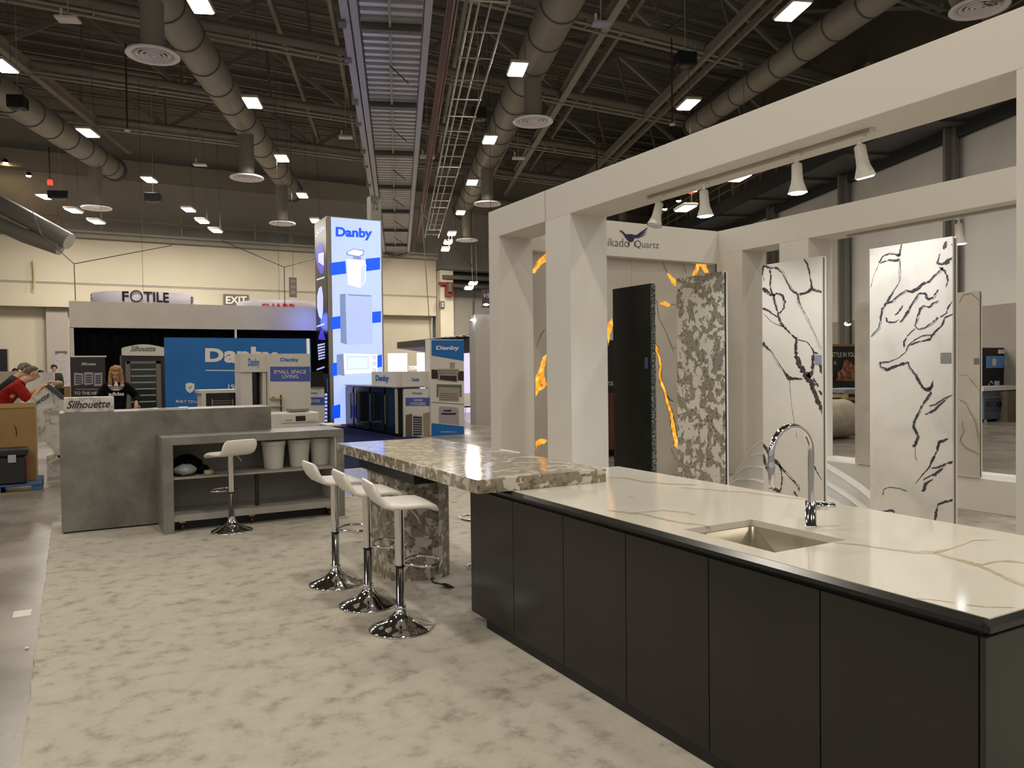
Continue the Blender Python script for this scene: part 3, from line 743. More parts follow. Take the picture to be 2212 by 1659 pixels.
V3 = [[(203, 262, 14), (240, 275, 12), (272, 275, 12), (300, 300, 5), (325, 350, 6), (345, 385, 10), (375, 405, 12), (410, 402, 10), (445, 380, 16), (470, 388, 10), (508, 397, 8)],
 [(407, 228, 8), (425, 255, 10), (436, 310, 10), (443, 350, 10), (447, 380, 16)], [(376, 405, 10), (382, 440, 8), (400, 480, 5), (425, 520, 3), (455, 585, 2), (485, 660, 2), (512, 690, 2)],
 [(205, 265, 16), (200, 300, 6), (210, 340, 4)], [(236, 280, 10), (243, 320, 10), (238, 360, 8), (250, 400, 12)], [(203, 372, 18), (225, 395, 20), (250, 410, 16), (275, 400, 8), (300, 410, 10), (312, 440, 12), (308, 475, 10), (285, 500, 8)],
 [(255, 405, 14), (262, 450, 8), (275, 490, 10), (285, 530, 12), (300, 560, 16), (322, 582, 12), (345, 605, 6), (372, 630, 16)], [(200, 475, 12), (235, 490, 10), (255, 505, 6), (280, 520, 8)], [(205, 500, 2), (245, 540, 3), (270, 555, 3), (300, 565, 4)],
 [(372, 628, 14), (368, 670, 16), (370, 715, 22), (385, 755, 26), (405, 790, 34), (425, 815, 36), (445, 850, 26), (460, 895, 20), (475, 935, 22), (492, 970, 24), (505, 1000, 22), (512, 1040, 10)],
 [(375, 630, 5), (420, 640, 4), (445, 670, 6), (455, 695, 12), (450, 740, 16), (448, 790, 20), (430, 820, 30)], [(200, 645, 34), (215, 662, 14), (245, 690, 4), (280, 745, 3), (310, 790, 6), (335, 825, 24), (365, 822, 12), (400, 828, 10)],
 [(460, 695, 10), (478, 700, 6)], [(485, 755, 14), (495, 790, 16), (510, 800, 14)], [(455, 820, 10), (465, 845, 12), (480, 865, 8)], [(480, 885, 8), (497, 900, 14), (512, 910, 14)],
 [(335, 830, 3), (340, 900, 2), (350, 990, 2), (365, 1060, 2), (372, 1120, 2)], [(203, 1150, 14), (225, 1185, 12), (245, 1215, 12), (270, 1240, 18), (300, 1275, 10), (330, 1310, 6), (360, 1340, 8), (378, 1365, 8), (385, 1385, 3)],
 [(205, 1200, 12), (215, 1250, 14), (230, 1290, 10), (240, 1340, 10), (255, 1370, 14), (290, 1390, 18)], [(285, 1245, 6), (295, 1290, 10), (300, 1330, 6), (290, 1380, 10)], [(455, 1250, 10), (470, 1285, 6), (490, 1320, 3), (502, 1335, 4)], [(355, 1385, 14), (370, 1405, 10), (385, 1440, 8)]]
slab('stone_slab', 'white slab with bold dark brown branching veins standing behind the tap', 1646, 1775, 553, [ST1, VEIN], [(1, V3)], (1760, 767, 1775, 787, mat('tag_blue', '7b8086', .4)), frame=mat('frame_teal', '4f5450', .5))
V4 = [[(780, 250, 6), (800, 215, 8), (830, 205, 6), (862, 205, 8), (880, 215, 14), (888, 180, 8), (893, 155, 6)], [(785, 250, 8), (830, 235, 10), (855, 240, 14), (885, 230, 16)], [(780, 255, 4), (755, 310, 2), (740, 370, 4)],
 [(885, 235, 6), (888, 290, 3), (885, 340, 3), (860, 380, 4), (830, 430, 12), (820, 440, 14)], [(1115, 140, 6), (1110, 165, 22), (1100, 180, 10)], [(1140, 155, 6), (1146, 162, 5)], [(1145, 220, 6), (1125, 240, 24), (1100, 255, 14), (1070, 250, 8), (1080, 220, 6), (1085, 200, 4)],
 [(1100, 270, 10), (1080, 290, 8), (1050, 320, 10), (1030, 340, 10), (995, 355, 14), (975, 375, 18), (945, 395, 16), (915, 385, 6), (880, 410, 8), (845, 440, 10), (815, 450, 10), (795, 480, 10), (790, 520, 10), (780, 570, 5), (740, 615, 4)],
 [(1080, 270, 8), (1110, 290, 12), (1125, 330, 12), (1115, 370, 8)], [(1075, 380, 8), (1050, 420, 10), (1020, 430, 16), (1010, 400, 12), (980, 400, 8), (960, 430, 8), (940, 460, 8), (925, 490, 14), (905, 520, 8), (885, 545, 8)],
 [(900, 460, 8), (880, 490, 12), (860, 510, 4)], [(815, 520, 8), (825, 545, 12), (860, 545, 6), (880, 530, 4)], [(1145, 440, 4), (1125, 470, 10), (1115, 500, 6), (1085, 520, 8)], [(1080, 435, 4), (1050, 450, 8), (1030, 470, 8), (1000, 460, 8), (985, 480, 12), (970, 520, 8), (960, 560, 6), (975, 580, 4), (1010, 570, 6), (1040, 550, 8), (1075, 520, 10)],
 [(1155, 500, 4), (1110, 520, 8), (1095, 560, 10), (1060, 590, 10), (1040, 620, 8), (1035, 630, 12), (980, 640, 5), (930, 658, 12)], [(960, 575, 6), (925, 610, 6), (905, 640, 10), (905, 670, 8)],
 [(1060, 605, 6), (1000, 610, 5), (960, 630, 5), (930, 655, 4), (915, 690, 5), (880, 720, 4), (830, 740, 4), (785, 745, 8), (790, 765, 4), (820, 780, 16), (860, 765, 16), (900, 750, 16), (925, 745, 10), (935, 770, 6), (960, 800, 12), (980, 835, 14), (1000, 870, 10), (1030, 880, 26), (1045, 860, 14), (1050, 835, 4)],
 [(1040, 890, 14), (1025, 915, 12), (1000, 950, 10), (980, 985, 8), (960, 1030, 16), (950, 1060, 12), (960, 1080, 18), (975, 1110, 12), (965, 1145, 16), (950, 1165, 20)], [(1160, 875, 4), (1150, 905, 4), (1110, 920, 6), (1060, 955, 8), (1030, 960, 6)], [(1130, 915, 5), (1090, 950, 10), (1050, 985, 14), (1010, 1003, 8)],
 [(1125, 1125, 10), (1080, 1140, 16), (1070, 1180, 12), (1050, 1220, 14), (1035, 1260, 8), (1000, 1300, 5), (960, 1350, 3)], [(1158, 1240, 12), (1120, 1245, 14), (1080, 1265, 10), (1040, 1270, 5)], [(1100, 1270, 10), (1060, 1300, 16), (1040, 1305, 10), (1000, 1330, 8)], [(1050, 1325, 6), (1010, 1350, 18), (1005, 1380, 16), (990, 1385, 6)],
 [(800, 1405, 5), (805, 1375, 5), (830, 1365, 4), (880, 1370, 4), (920, 1385, 6)], [(1160, 1425, 8), (1120, 1435, 14), (1075, 1450, 10), (1065, 1490, 12), (1060, 1525, 12), (1062, 1580, 9)], [(745, 1480, 4), (800, 1485, 4), (845, 1480, 14), (860, 1488, 8)], [(962, 1170, 4), (960, 1210, 3), (970, 1235, 4)]]
slab('stone_slab', 'widest white slab with fine charcoal veins and a large grey tag, rightmost of the front row', 1878, 2058, 510, [ST2, VEINB], [(1, V4)], (2032, 762, 2055, 784), frame=mat('frame_violet', '6d6670', .5))
V5 = [[(1178, 450, 6), (1200, 410, 8), (1240, 400, 6), (1275, 430, 5), (1285, 465, 6)], [(1180, 805, 3), (1220, 810, 5), (1255, 850, 5), (1280, 885, 6)], [(1182, 930, 4), (1215, 950, 5), (1235, 995, 7), (1260, 1040, 6), (1275, 1110, 8), (1290, 1200, 8)],
 [(1195, 1030, 3), (1205, 1090, 6), (1185, 1130, 7), (1215, 1170, 6), (1260, 1190, 7), (1295, 1220, 5)]]
slab('stone_slab', 'white slab with thin gold veins standing on the rear sill at right', 2040, 2115, 628, [ST1, VEING], [(1, V5)], (2104, 774, 2116, 787), X=8.96, z0=.412)
slab('stone_slab', 'plain pale slab on the rear sill half hidden behind the widest slab', 1846, 1930, 646, [ST2], [], None, X=8.96, z0=.412)

# white ridged wave form standing between the slabs and the rear frame
t = thing('wave_display', 'tall white ridged wave form on the carpet behind the tap and the upright slabs', 'display', (7.3, 6.3, .014))
WP_ = [(7.32, 0), (7.25, .26), (7.14, .5), (7.0, .67), (6.85, .77), (6.68, .80), (6.5, .785), (6.3, .72), (6.1, .62), (5.9, .54), (5.7, .46), (5.5, .36), (5.3, .24), (5.1, .12), (4.95, 0)]
def _cat(P, n=5):
    R = []
    for i in range(len(P)-1):
        p0, p1, p2, p3 = P[max(i-1, 0)], P[i], P[i+1], P[min(i+2, len(P)-1)]
        for j in range(n):
            u = j/n; R.append(tuple(.5*((2*p1[k])+(p2[k]-p0[k])*u+(2*p0[k]-5*p1[k]+4*p2[k]-p3[k])*u*u+(3*p1[k]-p0[k]-3*p2[k]+p3[k])*u**3) for k in (0, 1)))
    return R+[P[-1]]
for i in range(5):
    sc = (1., .80, .62, .45, .28)[i]; X_ = 7.34-.14*i
    P = [(7.32+.0-(7.32-y)*(1-.06*i)-.05*i, max(0, z)*sc+.0145) for y, z in _cat(WP_)]
    mb = MB(); mb.prism([Vector((X_, y, z)) for y, z in P], (.138, 0, 0)); mb.build('fin', WHITE2, t)
    mb = MB(); mb.tube([Vector((X_+.0, y, z)) for y, z in P[2:-2]], .007, 6); mb.build('fin_edge', mat('edge_lit', 'ebe7e0', .4), t)

# ------------------------------------------------------------------ track lights
SPOTM = mat('spot_bulb', 'ffffff', emit='eaf2ff', es=16.)
BULB_OFF = mat('spot_bulb_off', 'd9d6d0', .4)
sl = bpy.data.lights.new('spot_light', 'SPOT'); sl.energy = 48; sl.spot_size = math.radians(135); sl.spot_blend = .8; sl.color = (.93, .96, 1.); sl.shadow_soft_size = .05
def spot(p, tilt, label, aim_y=0., lit=True):
    """track head hanging at p; tilt leans the mouth in +X"""
    t = thing('track_spotlight', label, 'spotlight', p, group='white track spotlights')
    d = Vector((math.sin(tilt)*.8, aim_y, -math.cos(tilt))).normalized()
    mb = MB(); mb.box(-.03, .03, -.04, .04, -.02, .0); mb.tube([(0, 0, -.02), (0, 0, -.09)], .012, 8); mb.build('neck', PLASTIC, t, True)
    q0 = Vector((0, 0, -.08))
    mb = MB()
    mb.tube([q0-d*.02, q0+d*.0, q0+d*.11, q0+d*.15, q0+d*.235], .03, 20, rs=[.015, .042, .045, .05, .078], cap=False); mb.build('lamp_shade', PLASTIC, t, True)
    mb = MB(); mb.tube([q0+d*.20, q0+d*.232, q0+d*.245], .07, 20, rs=[.06, .072, .055]); mb.build('bulb', SPOTM if lit else BULB_OFF, t, True)
    if not lit: return t
    l = bpy.data.objects.new('spot_beam', sl); COL.objects.link(l); l.parent = t; l.location = q0+d*.26
    l.rotation_mode = 'QUATERNION'; l.rotation_quaternion = d.to_track_quat('-Z', 'Y')
    return t
tx = 5.3
def track(x0, y0, x1, y1, z, label):
    a, b = PZ(x0, y0, z), PZ(x1, y1, z); X = (a.x+b.x)/2
    t = thing('light_track', label, 'track', (X, b.y, z))
    mb = MB(); mb.box(X-.018, X+.018, b.y, a.y, z-.03, z, bev=.003); mb.build('rail', mat('track_grey', 'b0a99c', .5), t)
    mb = MB(); mb.box(X-.02, X+.02, b.y-.03, b.y, z-.032, z); mb.build('end_cap', PLASTIC, t)
    return X
tx = track(1397, 424, 1885, 278, ZU-.001, 'long light track fixed under the front portal beam')
for i, (x, y, tl, lab) in enumerate(((1424, 428, -.35, 'unlit track spotlight turned away, nearest the bird logo'), (1520, 394, 0.1, 'lit track spotlight, second from the left on the front beam'), (1721, 333, .05, 'lit track spotlight, third from the left on the front beam'), (1857, 293, .35, 'brightest track spotlight, at the right end of the front beam'))):
    yy = PX(x, y, tx).y
    spot((tx, yy, ZU-.031), tl, lab, lit=i > 0)
tx2 = track(1845, 509, 2195, 437, ZU-.001, 'light track under the rear portal beam at right')
spot((tx2, PX(2071, 470, tx2).y, ZU-.031), .1, 'small lit spotlight under the rear beam above the widest slab')
for yy in (5.2, 6.4, 7.2): pass

# ------------------------------------------------------------------ kitchen island
CAB = noise_mat('black_cabinet', [(.3, '171511'), (.7, '1e1b17')], 3, 3, .28, .5)
CABG = mat('black_cabinet_plain', '191816', .28)
CABEND = mat('cabinet_end', '1d2423', .35)
TOPW = noise_mat('worktop_white', [(.3, 'd9d3c6'), (.6, 'ded8cb'), (.8, 'e2dcd0')], 1.5, 4, .09, .5)
TOPE = mat('worktop_dark_edge', '1a1815', .25)
YI0, YI1, XI0, XI1, ZI = 1.32, 4.79, 2.335, 3.60, .962
t = thing('kitchen_island', 'long kitchen island with matt black handleless doors and white marbled worktop', 'kitchen island', (3, 3, .014))
part_box('carcass', CABG, t, XI0+.022, XI1-.03, YI0+.02, 4.74, .08, .73)
part_box('inner_board', CABG, t, XI0+.022, XI0+.04, YI0+.02, 4.74, .731, .90)
part_box('rear_board', CABG, t, XI1-.05, XI1-.03, YI0+.02, 4.74, .731, .93)
part_box('far_end_panel', CABG, t, XI0+.041, XI1-.051, 4.72, 4.74, .731, .93)
part_box('kick_board', BLACK, t, XI0+.006, XI1-.06, YI0+.03, 4.542, .014, .08)
part_box('end_panel', CABEND, t, XI0+.003, XI1-.03, YI0, YI0+.019, .014, .905, bev=.002)
part_box('finger_rail', BLACK, t, XI0+.02, XI0+.05, YI0+.02, 4.75, .901, .93)
ys = [1.322, 1.908, 2.476, 3.047, 3.605, 4.167, 4.755]
for i in range(6):
    a, b = ys[i]+.0025, ys[i+1]-.0025
    if i == 0: a = YI0+.0215
    mb = MB(); mb.box(XI0, XI0+.019, a, b, .073, .905, bev=.0015); mb.build('door', CAB, t)
# worktop with the sink cut-out
sx0, sx1, sy0, sy1 = 2.458, 2.896, 2.225, 2.765
mb = MB()
zt0 = ZI-.004
x0, x1 = XI0+.018, XI1+.01
for (a, b, c, d) in ((x0, sx0, YI0, YI1), (sx1, x1, YI0, YI1), (sx0, sx1, YI0, sy0), (sx0, sx1, sy1, YI1)):
    mb.box(a, b, c, d, ZI-.03, ZI)
C5 = lambda x, y: (lambda p: Vector((min(max(p.x, x0), x1), min(max(p.y, YI0), YI1), ZI+.0006)))(PZ(1440+x/2.7655, 900+y/2.7655, ZI))
C4 = lambda x, y: C5((1000+x/2.444-1440)*2.7655, (980+y/2.444-900)*2.7655)
for P in ([(1000, 752, 4), (1180, 770, 8), (1350, 795, 8), (1500, 812, 14), (1600, 812, 20), (1680, 795, 7), (1760, 770, 5), (1830, 740, 5), (1960, 737, 3)], [(1600, 815, 8), (1700, 845, 12), (1800, 870, 16), (1880, 895, 18), (1960, 930, 14), (2050, 975, 18), (2135, 1010, 14), (2230, 1070, 14), (2330, 1120, 12)], [(1880, 885, 10), (1980, 865, 8), (2050, 862, 12), (2135, 875, 4), (2300, 885, 4)],
          [(1440, 1085, 3), (1580, 1092, 6), (1720, 1112, 4)], [(1790, 1125, 8), (1920, 1137, 6), (2080, 1142, 5)]):
    ribbon(mb, P, C5, 1, .3, 4)
for P in ([(760, 300, 4), (850, 310, 8), (950, 320, 8), (1050, 345, 8), (1150, 365, 6), (1320, 385, 6)], [(900, 314, 3), (1050, 300, 4), (1180, 310, 6), (1225, 325, 8)], [(760, 125, 4), (860, 130, 5), (960, 150, 6), (1100, 160, 6), (1240, 165, 4)], [(1140, 180, 3), (1300, 190, 4), (1500, 205, 4), (1700, 230, 5), (1850, 245, 3)],
          [(870, 225, 2), (910, 235, 3)], [(700, 430, 3), (760, 433, 2)]):
    ribbon(mb, P, C4, 1, .3, 4)
wt = mb.build('worktop', [TOPW, noise_mat('worktop_vein', [(.35, 'b7a98c'), (.6, 'c3b79d'), (.8, 'd2c9b6')], 14, 4, .12)], t)
mb = MB()      # dark mitred underside edge
prof = [(0.016, ZI-.002), (-.012, ZI-.018), (-.012, ZI-.034), (.012, ZI-.036)]
mb.loft([[Vector((XI0+a, YI0-.0, z)) for a, z in prof], [Vector((XI0+a, YI1, z)) for a, z in prof]], 0, False, True)
prof2 = [(YI0+.004, ZI-.002), (YI0-.022, ZI-.018), (YI0-.022, ZI-.036), (YI0+.0, ZI-.036)]
mb.loft([[Vector((XI0-.012, a, z)) for a, z in prof2], [Vector((x1, a, z)) for a, z in prof2]], 0, False, True)
mb.build('worktop_edge', TOPE, t)
# undermount sink
SINK = mat('sink_steel', '8f8773', .3, .35)
t = thing('kitchen_sink', 'rectangular undermount steel sink set into the white island worktop', 'sink', (2.68, 2.5, .75))
zb_, r = ZI-.215, .03
mb = MB(); a0, a1, b0, b1 = sx0+.012, sx1-.012, sy0+.012, sy1-.012
def rr(x0, x1, y0, y1, r, z, n=5):
    P = []
    for cx, cy, s in ((x1-r, y1-r, 0), (x0+r, y1-r, 1), (x0+r, y0+r, 2), (x1-r, y0+r, 3)):
        for k in range(n+1):
            a = math.pi/2*(s+k/n); P.append(Vector((cx+r*math.cos(a), cy+r*math.sin(a), z)))
    return P
mb.loft([rr(a0-.03, a1+.03, b0-.03, b1+.03, .03, ZI-.031), rr(a0, a1, b0, b1, r, ZI-.031), rr(a0, a1, b0, b1, r, zb_+.02), rr(a0+.02, a1-.02, b0+.02, b1-.02, r, zb_)], 0, True, False)
mb.poly(rr(a0+.02, a1-.02, b0+.02, b1-.02, r, zb_)); mb.build('basin', SINK, t)
mb = MB()
for i in range(3):
    for sgn in (0, 1):
        mb.box(a1-.004, a1-.0005, b0+.10+sgn*.04, b0+.13+sgn*.04, ZI-.10-i*.014, ZI-.094-i*.014)
mb.build('overflow_slots', BLACK, t)
mb = MB(); mb.lathe([(.001, .003), (.03, .004), (.045, .001), (.045, 0)], (2.68, 2.5, zb_), 24); mb.build('drain', STEEL, t)
# tap
t = thing('kitchen_tap', 'tall chrome arched tap with side lever behind the sink', 'tap', (3.0, 2.5, ZI))
mb = MB(); mb.lathe([(.001, .0), (.031, 0), (.031, .006), (.026, .008), (.025, .118), (.022, .122), (.001, .122)], (0, 0, 0), 32); mb.build('tap_body', CHROME, t, True)
mb = MB(); pts = [(0, 0, .118), (.002, 0, .2), (.004, 0, .32), (.005, 0, .345)]
R_ = .132
for k in range(1, 25):
    a = math.pi*k/24; pts.append((.005-R_+R_*math.cos(a), 0, .345+R_*math.sin(a)*.98))
pts += [(-.259, 0, .30)]
mb.tube(pts, .0145, 20); mb.build('spout', CHROME, t, True)
mb = MB(); mb.lathe([(.001, 0), (.0135, 0), (.0165, .006), (.0165, .11), (.0145, .12)], (-.259, 0, .20), 20); mb.build('spray_head', CHROME, t, True)
mb = MB(); mb.tube([(.0, -.0, .094), (.02, -.012, .094), (.022, -.013, .094), (.098, -.052, .092), (.101, -.054, .092)], .016, 18, rs=[.013, .013, .0185, .0185, .015]); mb.build('lever', CHROME, t, True)

# ------------------------------------------------------------------ raised stone table and pedestal
TZ1 = terrazzo('pebble_stone', 9.5, 'c6bfae', '857c6a', '5a5446', .39, .11)
t = thing('raised_table', 'thick taupe and cream pebble-patterned stone table resting on the island end', 'table', (2.6, 5.6, .97))
part_box('tabletop', TZ1, t, 2.11, 3.06, 4.19, 7.06, ZI+.001, 1.048, bev=.0025)
TZ3 = terrazzo('pebble_pedestal', 9.0, 'b9b3a6', '7d7566', '4e483e', .40, .3)
mb = MB(); P = [(2.19, 5.98), (2.33, 5.86), (2.56, 5.80), (2.70, 5.90), (2.70, 6.45), (2.56, 6.56), (2.31, 6.56), (2.19, 6.45)]
mb.prism([Vector((x, y, .012)) for x, y in P], (0, 0, .86)); mb.build('pedestal', TZ3, t)
part_box('steel_bracket', mat('bracket_black', '16191b', .5), t, 2.17, 2.95, 5.35, 6.62, .872, ZI)
# cable and plug by the pedestal
mb = MB(); c = PZ(936, 1252, .02)
q = [PZ(x, y, .02) for x, y in ((953, 1243), (946, 1240), (936, 1243), (931, 1250), (936, 1258), (950, 1261), (958, 1262))]
mb.tube(q, .006, 6); mb.tube([PZ(958, 1262, .03), PZ(968, 1266, .03), PZ(980, 1269, .03)], .016, 8, rs=[.012, .018, .006])
tag(mb.build('power_cable', BLACK), 'short black power cable with plug on the carpet by the pedestal', 'cable')

# ------------------------------------------------------------------ bar stools
def make_stool():
    t = thing('bar_stool', '', 'bar stool', (0, 0, .014), group='white bar stools')
    mb = MB(); mb.lathe([(.001, 0), (.212, 0), (.215, .006), (.205, .014), (.15, .034), (.09, .062), (.05, .1), (.036, .13), (.034, .145)], (0, 0, 0), 48); mb.build('base', CHROME, t, True)
    mb = MB(); mb.lathe([(.034, .13), (.038, .135), (.038, .155), (.0285, .158), (.0285, .44), (.001, .44)], (0, 0, 0), 28); mb.build('column', CHROME, t, True)
    mb = MB(); mb.lathe([(.030, .405), (.0325, .41), (.0325, .42)], (0, 0, 0), 24); mb.build('collar', DARKMETAL, t, True)
    mb = MB(); mb.lathe([(.0315, .42), (.0315, .80), (.045, .815), (.001, .816)], (0, 0, 0), 28); mb.build('sleeve', CHROME, t, True)
    mb = MB(); P = [(.03, -.035, .43)]
    for k in range(21):
        a = -math.pi*.62+math.pi*1.24*k/20; P.append((.155+.115*math.cos(a), .15*math.sin(a), .43))
    P.append((.03, .035, .43)); mb.tube(P, .010, 10); mb.build('footrest', CHROME, t, True)
    prof = [(-.205, .985), (-.20, .965), (-.185, .925), (-.165, .882), (-.135, .848), (-.09, .832), (0, .828), (.09, .83), (.15, .826), (.20, .805), (.222, .785)]
    rings = []
    n = len(prof)
    for i, (x, z) in enumerate(prof):
        a = prof[max(i-1, 0)]; b = prof[min(i+1, n-1)]; dx, dz = b[0]-a[0], b[1]-a[1]; q = math.hypot(dx, dz); nx, nz = -dz/q, dx/q
        th = .021 if 0 < i < n-1 else .008
        w = {0: .165, 1: .185, n-1: .165, n-2: .192}.get(i, .2)
        R = []
        for k in range(20):
            a_ = 2*math.pi*k/20; c, s_ = math.cos(a_), math.sin(a_)
            yy = w*math.copysign(abs(c)**.28, c); tt = th*math.copysign(abs(s_)**.7, s_)
            R.append((x+nx*tt, yy, z+nz*tt))
        rings.append(R)
    mb = MB(); mb.loft(rings, 0, True, True); mb.build('seat', LEATHER, t, True)
    mb = MB(); mb.tube([(.02, -.03, .815), (.05, -.10, .80), (.08, -.16, .755), (.09, -.19, .72)], .0055, 8); mb.build('height_lever', CHROME, t, True)
    return t
def _z(x, y): p = PZ(x, y, .014); return (p.x, p.y, .014)
s0 = make_stool(); s0.location = _z(866, 1357); s0['label'] = 'white bar stool nearest the camera, front of the three by the stone table'; s0.rotation_euler = (0, 0, -.12)
s1 = dup(s0, _z(796, 1306), -.05, 'middle one of the three white bar stools by the stone table')
s2 = dup(s0, _z(726, 1261), .0, 'farthest of the three white bar stools by the stone table')
s3 = dup(s0, _z(501, 1147), math.radians(112), 'white bar stool standing alone in front of the grey shelf counter')
p5 = PZ(1060, 1222, .014)
s4 = dup(s0, p5, math.pi, 'bar stool mostly hidden behind the left end of the island')
c = PZ(813, 1122, .5)
mb = MB(); P5 = [PX(x, y, 1.95) for x, y in ((806, 1092), (810, 1108), (813, 1120))]
tt = MB(); tt.lathe([(.001, .035), (.012, .03), (.022, -.02), (.015, -.035), (.001, -.037)], (0, 0, 0), 12)

# ------------------------------------------------------------------ grey concrete-look counters
CC = noise_mat('concrete_laminate', [(.28, '56534d'), (.45, '6f6b64'), (.6, '7d7972'), (.78, '8f8b84')], 2.3, 7, .42, .4, dist=.5, nrough=.62)
CCL = noise_mat('concrete_laminate_edge', [(.3, '7c7972'), (.7, '8c8982')], 3, 5, .45)
t = thing('reception_counter', 'tall grey concrete-look counter block behind the shelf unit', 'counter', (.9, 9.8, .014))
part_box('front_panel', CC, t, -.13, 2.06, 9.546, 9.60, .03, 1.295, bev=.003)
part_box('side_panel', CC, t, -.13, -.08, 9.60, 10.16, .03, 1.295)
part_box('side_panel', CC, t, 2.01, 2.06, 9.60, 10.16, .03, 1.295)
part_box('counter_top', CCL, t, -.08, 2.01, 9.60, 10.16, 1.26, 1.294)
part_box('kick_board', BLACK, t, -.11, 2.04, 9.58, 10.1, .014, .03)
t = thing('shelf_counter', 'low grey concrete-look counter with open shelves holding white bins', 'counter', (1.8, 9.2, .014))
LX0, LX1, LY0, LY1 = .805, 2.755, 8.93, 9.54
part_box('worktop', CC, t, LX0, LX1, LY0, LY1, .945, 1.03, bev=.003)
part_box('side_panel', CC, t, LX0, LX0+.105, LY0, LY1, .014, .945, bev=.003)
part_box('side_panel', CC, t, LX1-.085, LX1, LY0, LY1, .014, .945, bev=.003)
SH = noise_mat('shelf_laminate', [(.3, '8a8680'), (.7, '98948d')], 3, 4, .5)
part_box('shelf', SH, t, LX0+.105, LX1-.085, LY0+.015, LY1-.02, .578, .60)
part_box('shelf', SH, t, LX0+.105, LX1-.085, LY0+.015, LY1-.02, .13, .20)
part_box('inner_side', mat('shelf_side_white', 'b5b1aa', .5), t, LX1-.105, LX1-.0855, LY0+.02, LY1-.02, .20, .945)
part_box('back_panel', mat('shelf_back', '77736d', .6), t, LX0+.105, LX1-.105, LY1-.02, LY1-.002, .13, .945)
part_box('centre_support', BLACK, t, 1.775, 1.815, LY0+.16, LY0+.2, .20, .578)
for x in (1.0, 1.72, 2.6):
    mb = MB(); q = Vector((x, LY0+.14, .055))
    mb.tube([q+Vector((-.012, 0, 0)), q+Vector((.012, 0, 0))], .038, 18); w = mb.build('caster', mat('caster_red', '5c1512', .5), t)
    mb = MB(); mb.box(x-.03, x+.03, LY0+.11, LY0+.17, .095, .13); mb.build('caster_fork', STEEL, t)
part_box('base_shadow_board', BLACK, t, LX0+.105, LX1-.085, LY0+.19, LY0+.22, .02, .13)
# bins
def bin_(x, y, label):
    t = thing('waste_bin', label, 'bin', (x, y, .6), group='white bins on the shelf')
    mb = MB(); mb.lathe([(.001, 0), (.098, 0), (.104, .01), (.126, .275), (.134, .28), (.134, .318), (.127, .322), (.122, .318), (.1, .02), (.001, .015)], (0, 0, 0), 36); mb.build('bucket', mat('bin_white', 'c9c6c0', .45), t, True)
    mb = MB(); mb.lathe([(.136, .272), (.139, .276), (.136, .282)], (0, 0, 0), 36); mb.build('rim', mat('bin_rim', 'b6b3ad', .45), t, True)
for px_, lab in ((591, 'left one of three white bins on the shelf counter'), (646, 'middle one of three white bins on the shelf counter'), (692, 'right one of three white bins, nearest the shelf end')):
    yy = 9.16 if px_ < 600 else (9.2 if px_ < 660 else 9.24)
    bin_(PY(px_, 990, yy).x, yy, lab)
def lump(name, x0, x1, y, z, h, m, label, cat, d=.12, seed=1):
    rnd = random.Random(seed); rings = []
    for i in range(9):
        u = i/8; R = []
        for k in range(16):
            a = 2*math.pi*k/16; e = math.sin(math.pi*min(max(u, .04), .96))**.5
            rad = e*(1+.18*rnd.uniform(-1, 1))
            R.append((x0+(x1-x0)*u, y+d*math.cos(a)*rad, z+max(0, h*.5+h*.5*math.sin(a)*rad)))
        rings.append(R)
    mb = MB(); mb.loft(rings); return tag(mb.build(name, m), label, cat)
lump('black_cloth', .93, 1.24, 9.28, .601, .2, DRAPE, 'heap of black cloth in the left corner of the shelf', 'cloth', .14, 3)
lump('plastic_bag', .93, 1.15, 9.06, .601, .125, mat('clear_bag', '8b8e90', .3), 'crumpled clear plastic bag in front of the black cloth', 'bag', .09, 5)
lump('black_cloth', 1.14, 1.29, 9.14, .601, .11, DRAPE, 'small black bundle right of the plastic bag on the shelf', 'cloth', .06, 8)
t = thing('tape_roll', 'roll of beige tape lying on the shelf beside the black bundle', 'tape', (1.27, 9.0, .601))
mb = MB(); mb.lathe([(.04, 0), (.05, 0), (.05, .05), (.04, .05), (.04, 0)], (0, 0, 0), 24); mb.build('tape', mat('tape_beige', '9a9278', .5), t, True)
mb = MB(); mb.lathe([(.035, .001), (.0395, .001), (.0395, .049), (.035, .049), (.035, .001)], (0, 0, 0), 24); mb.build('core', mat('card', '86765a', .8), t, True)
mb = MB(); q = [PY(x, y, 9.15) for x, y in ((455, 1136), (480, 1138), (512, 1136), (522, 1130), (532, 1120))]
mb.tube([Vector((p.x, p.y, max(p.z, .03))) for p in q], .006, 6)
tag(mb.build('extension_cord', mat('cord_beige', 'a89878', .6)), 'pale extension cord under the shelf counter behind the lone stool', 'cable')
mb = MB(); p = Vector((1.50, 9.15, .05)); mb.box(p.x-.03, p.x+.03, p.y-.02, p.y+.02, .035, .065, bev=.005)
tag(mb.build('glowing_plug', mat('plug_glow', 'ff5030', emit='ff4a28', es=3.)), 'small orange-red glowing plug on the floor under the shelf counter', 'plug')
# cables and papers on the tall counter
for i, (pts, lab) in enumerate((([(320, 888), (335, 882), (350, 884), (362, 880), (380, 884), (398, 882)], 'white cable snaking over the tall grey counter'), ([(300, 886), (318, 884), (330, 888), (345, 887)], 'short white cable end lying left on the tall grey counter'))):
    mb = MB(); mb.tube([PY(x, 884, 9.75+.12*math.sin(x)).xy.to_3d()+Vector((0, 0, 1.304)) for x, y in pts], .009, 6); tag(mb.build('white_cable', PLASTIC), lab, 'cable')
mb = MB(); a = PY(385, 880, 9.8); mb.box(a.x, a.x+.1, 9.72, 9.82, 1.296, 1.315, bev=.003); tag(mb.build('paper_stack', mat('paper_bright', 'efeef4', .4)), 'small white box on the tall grey counter', 'box')
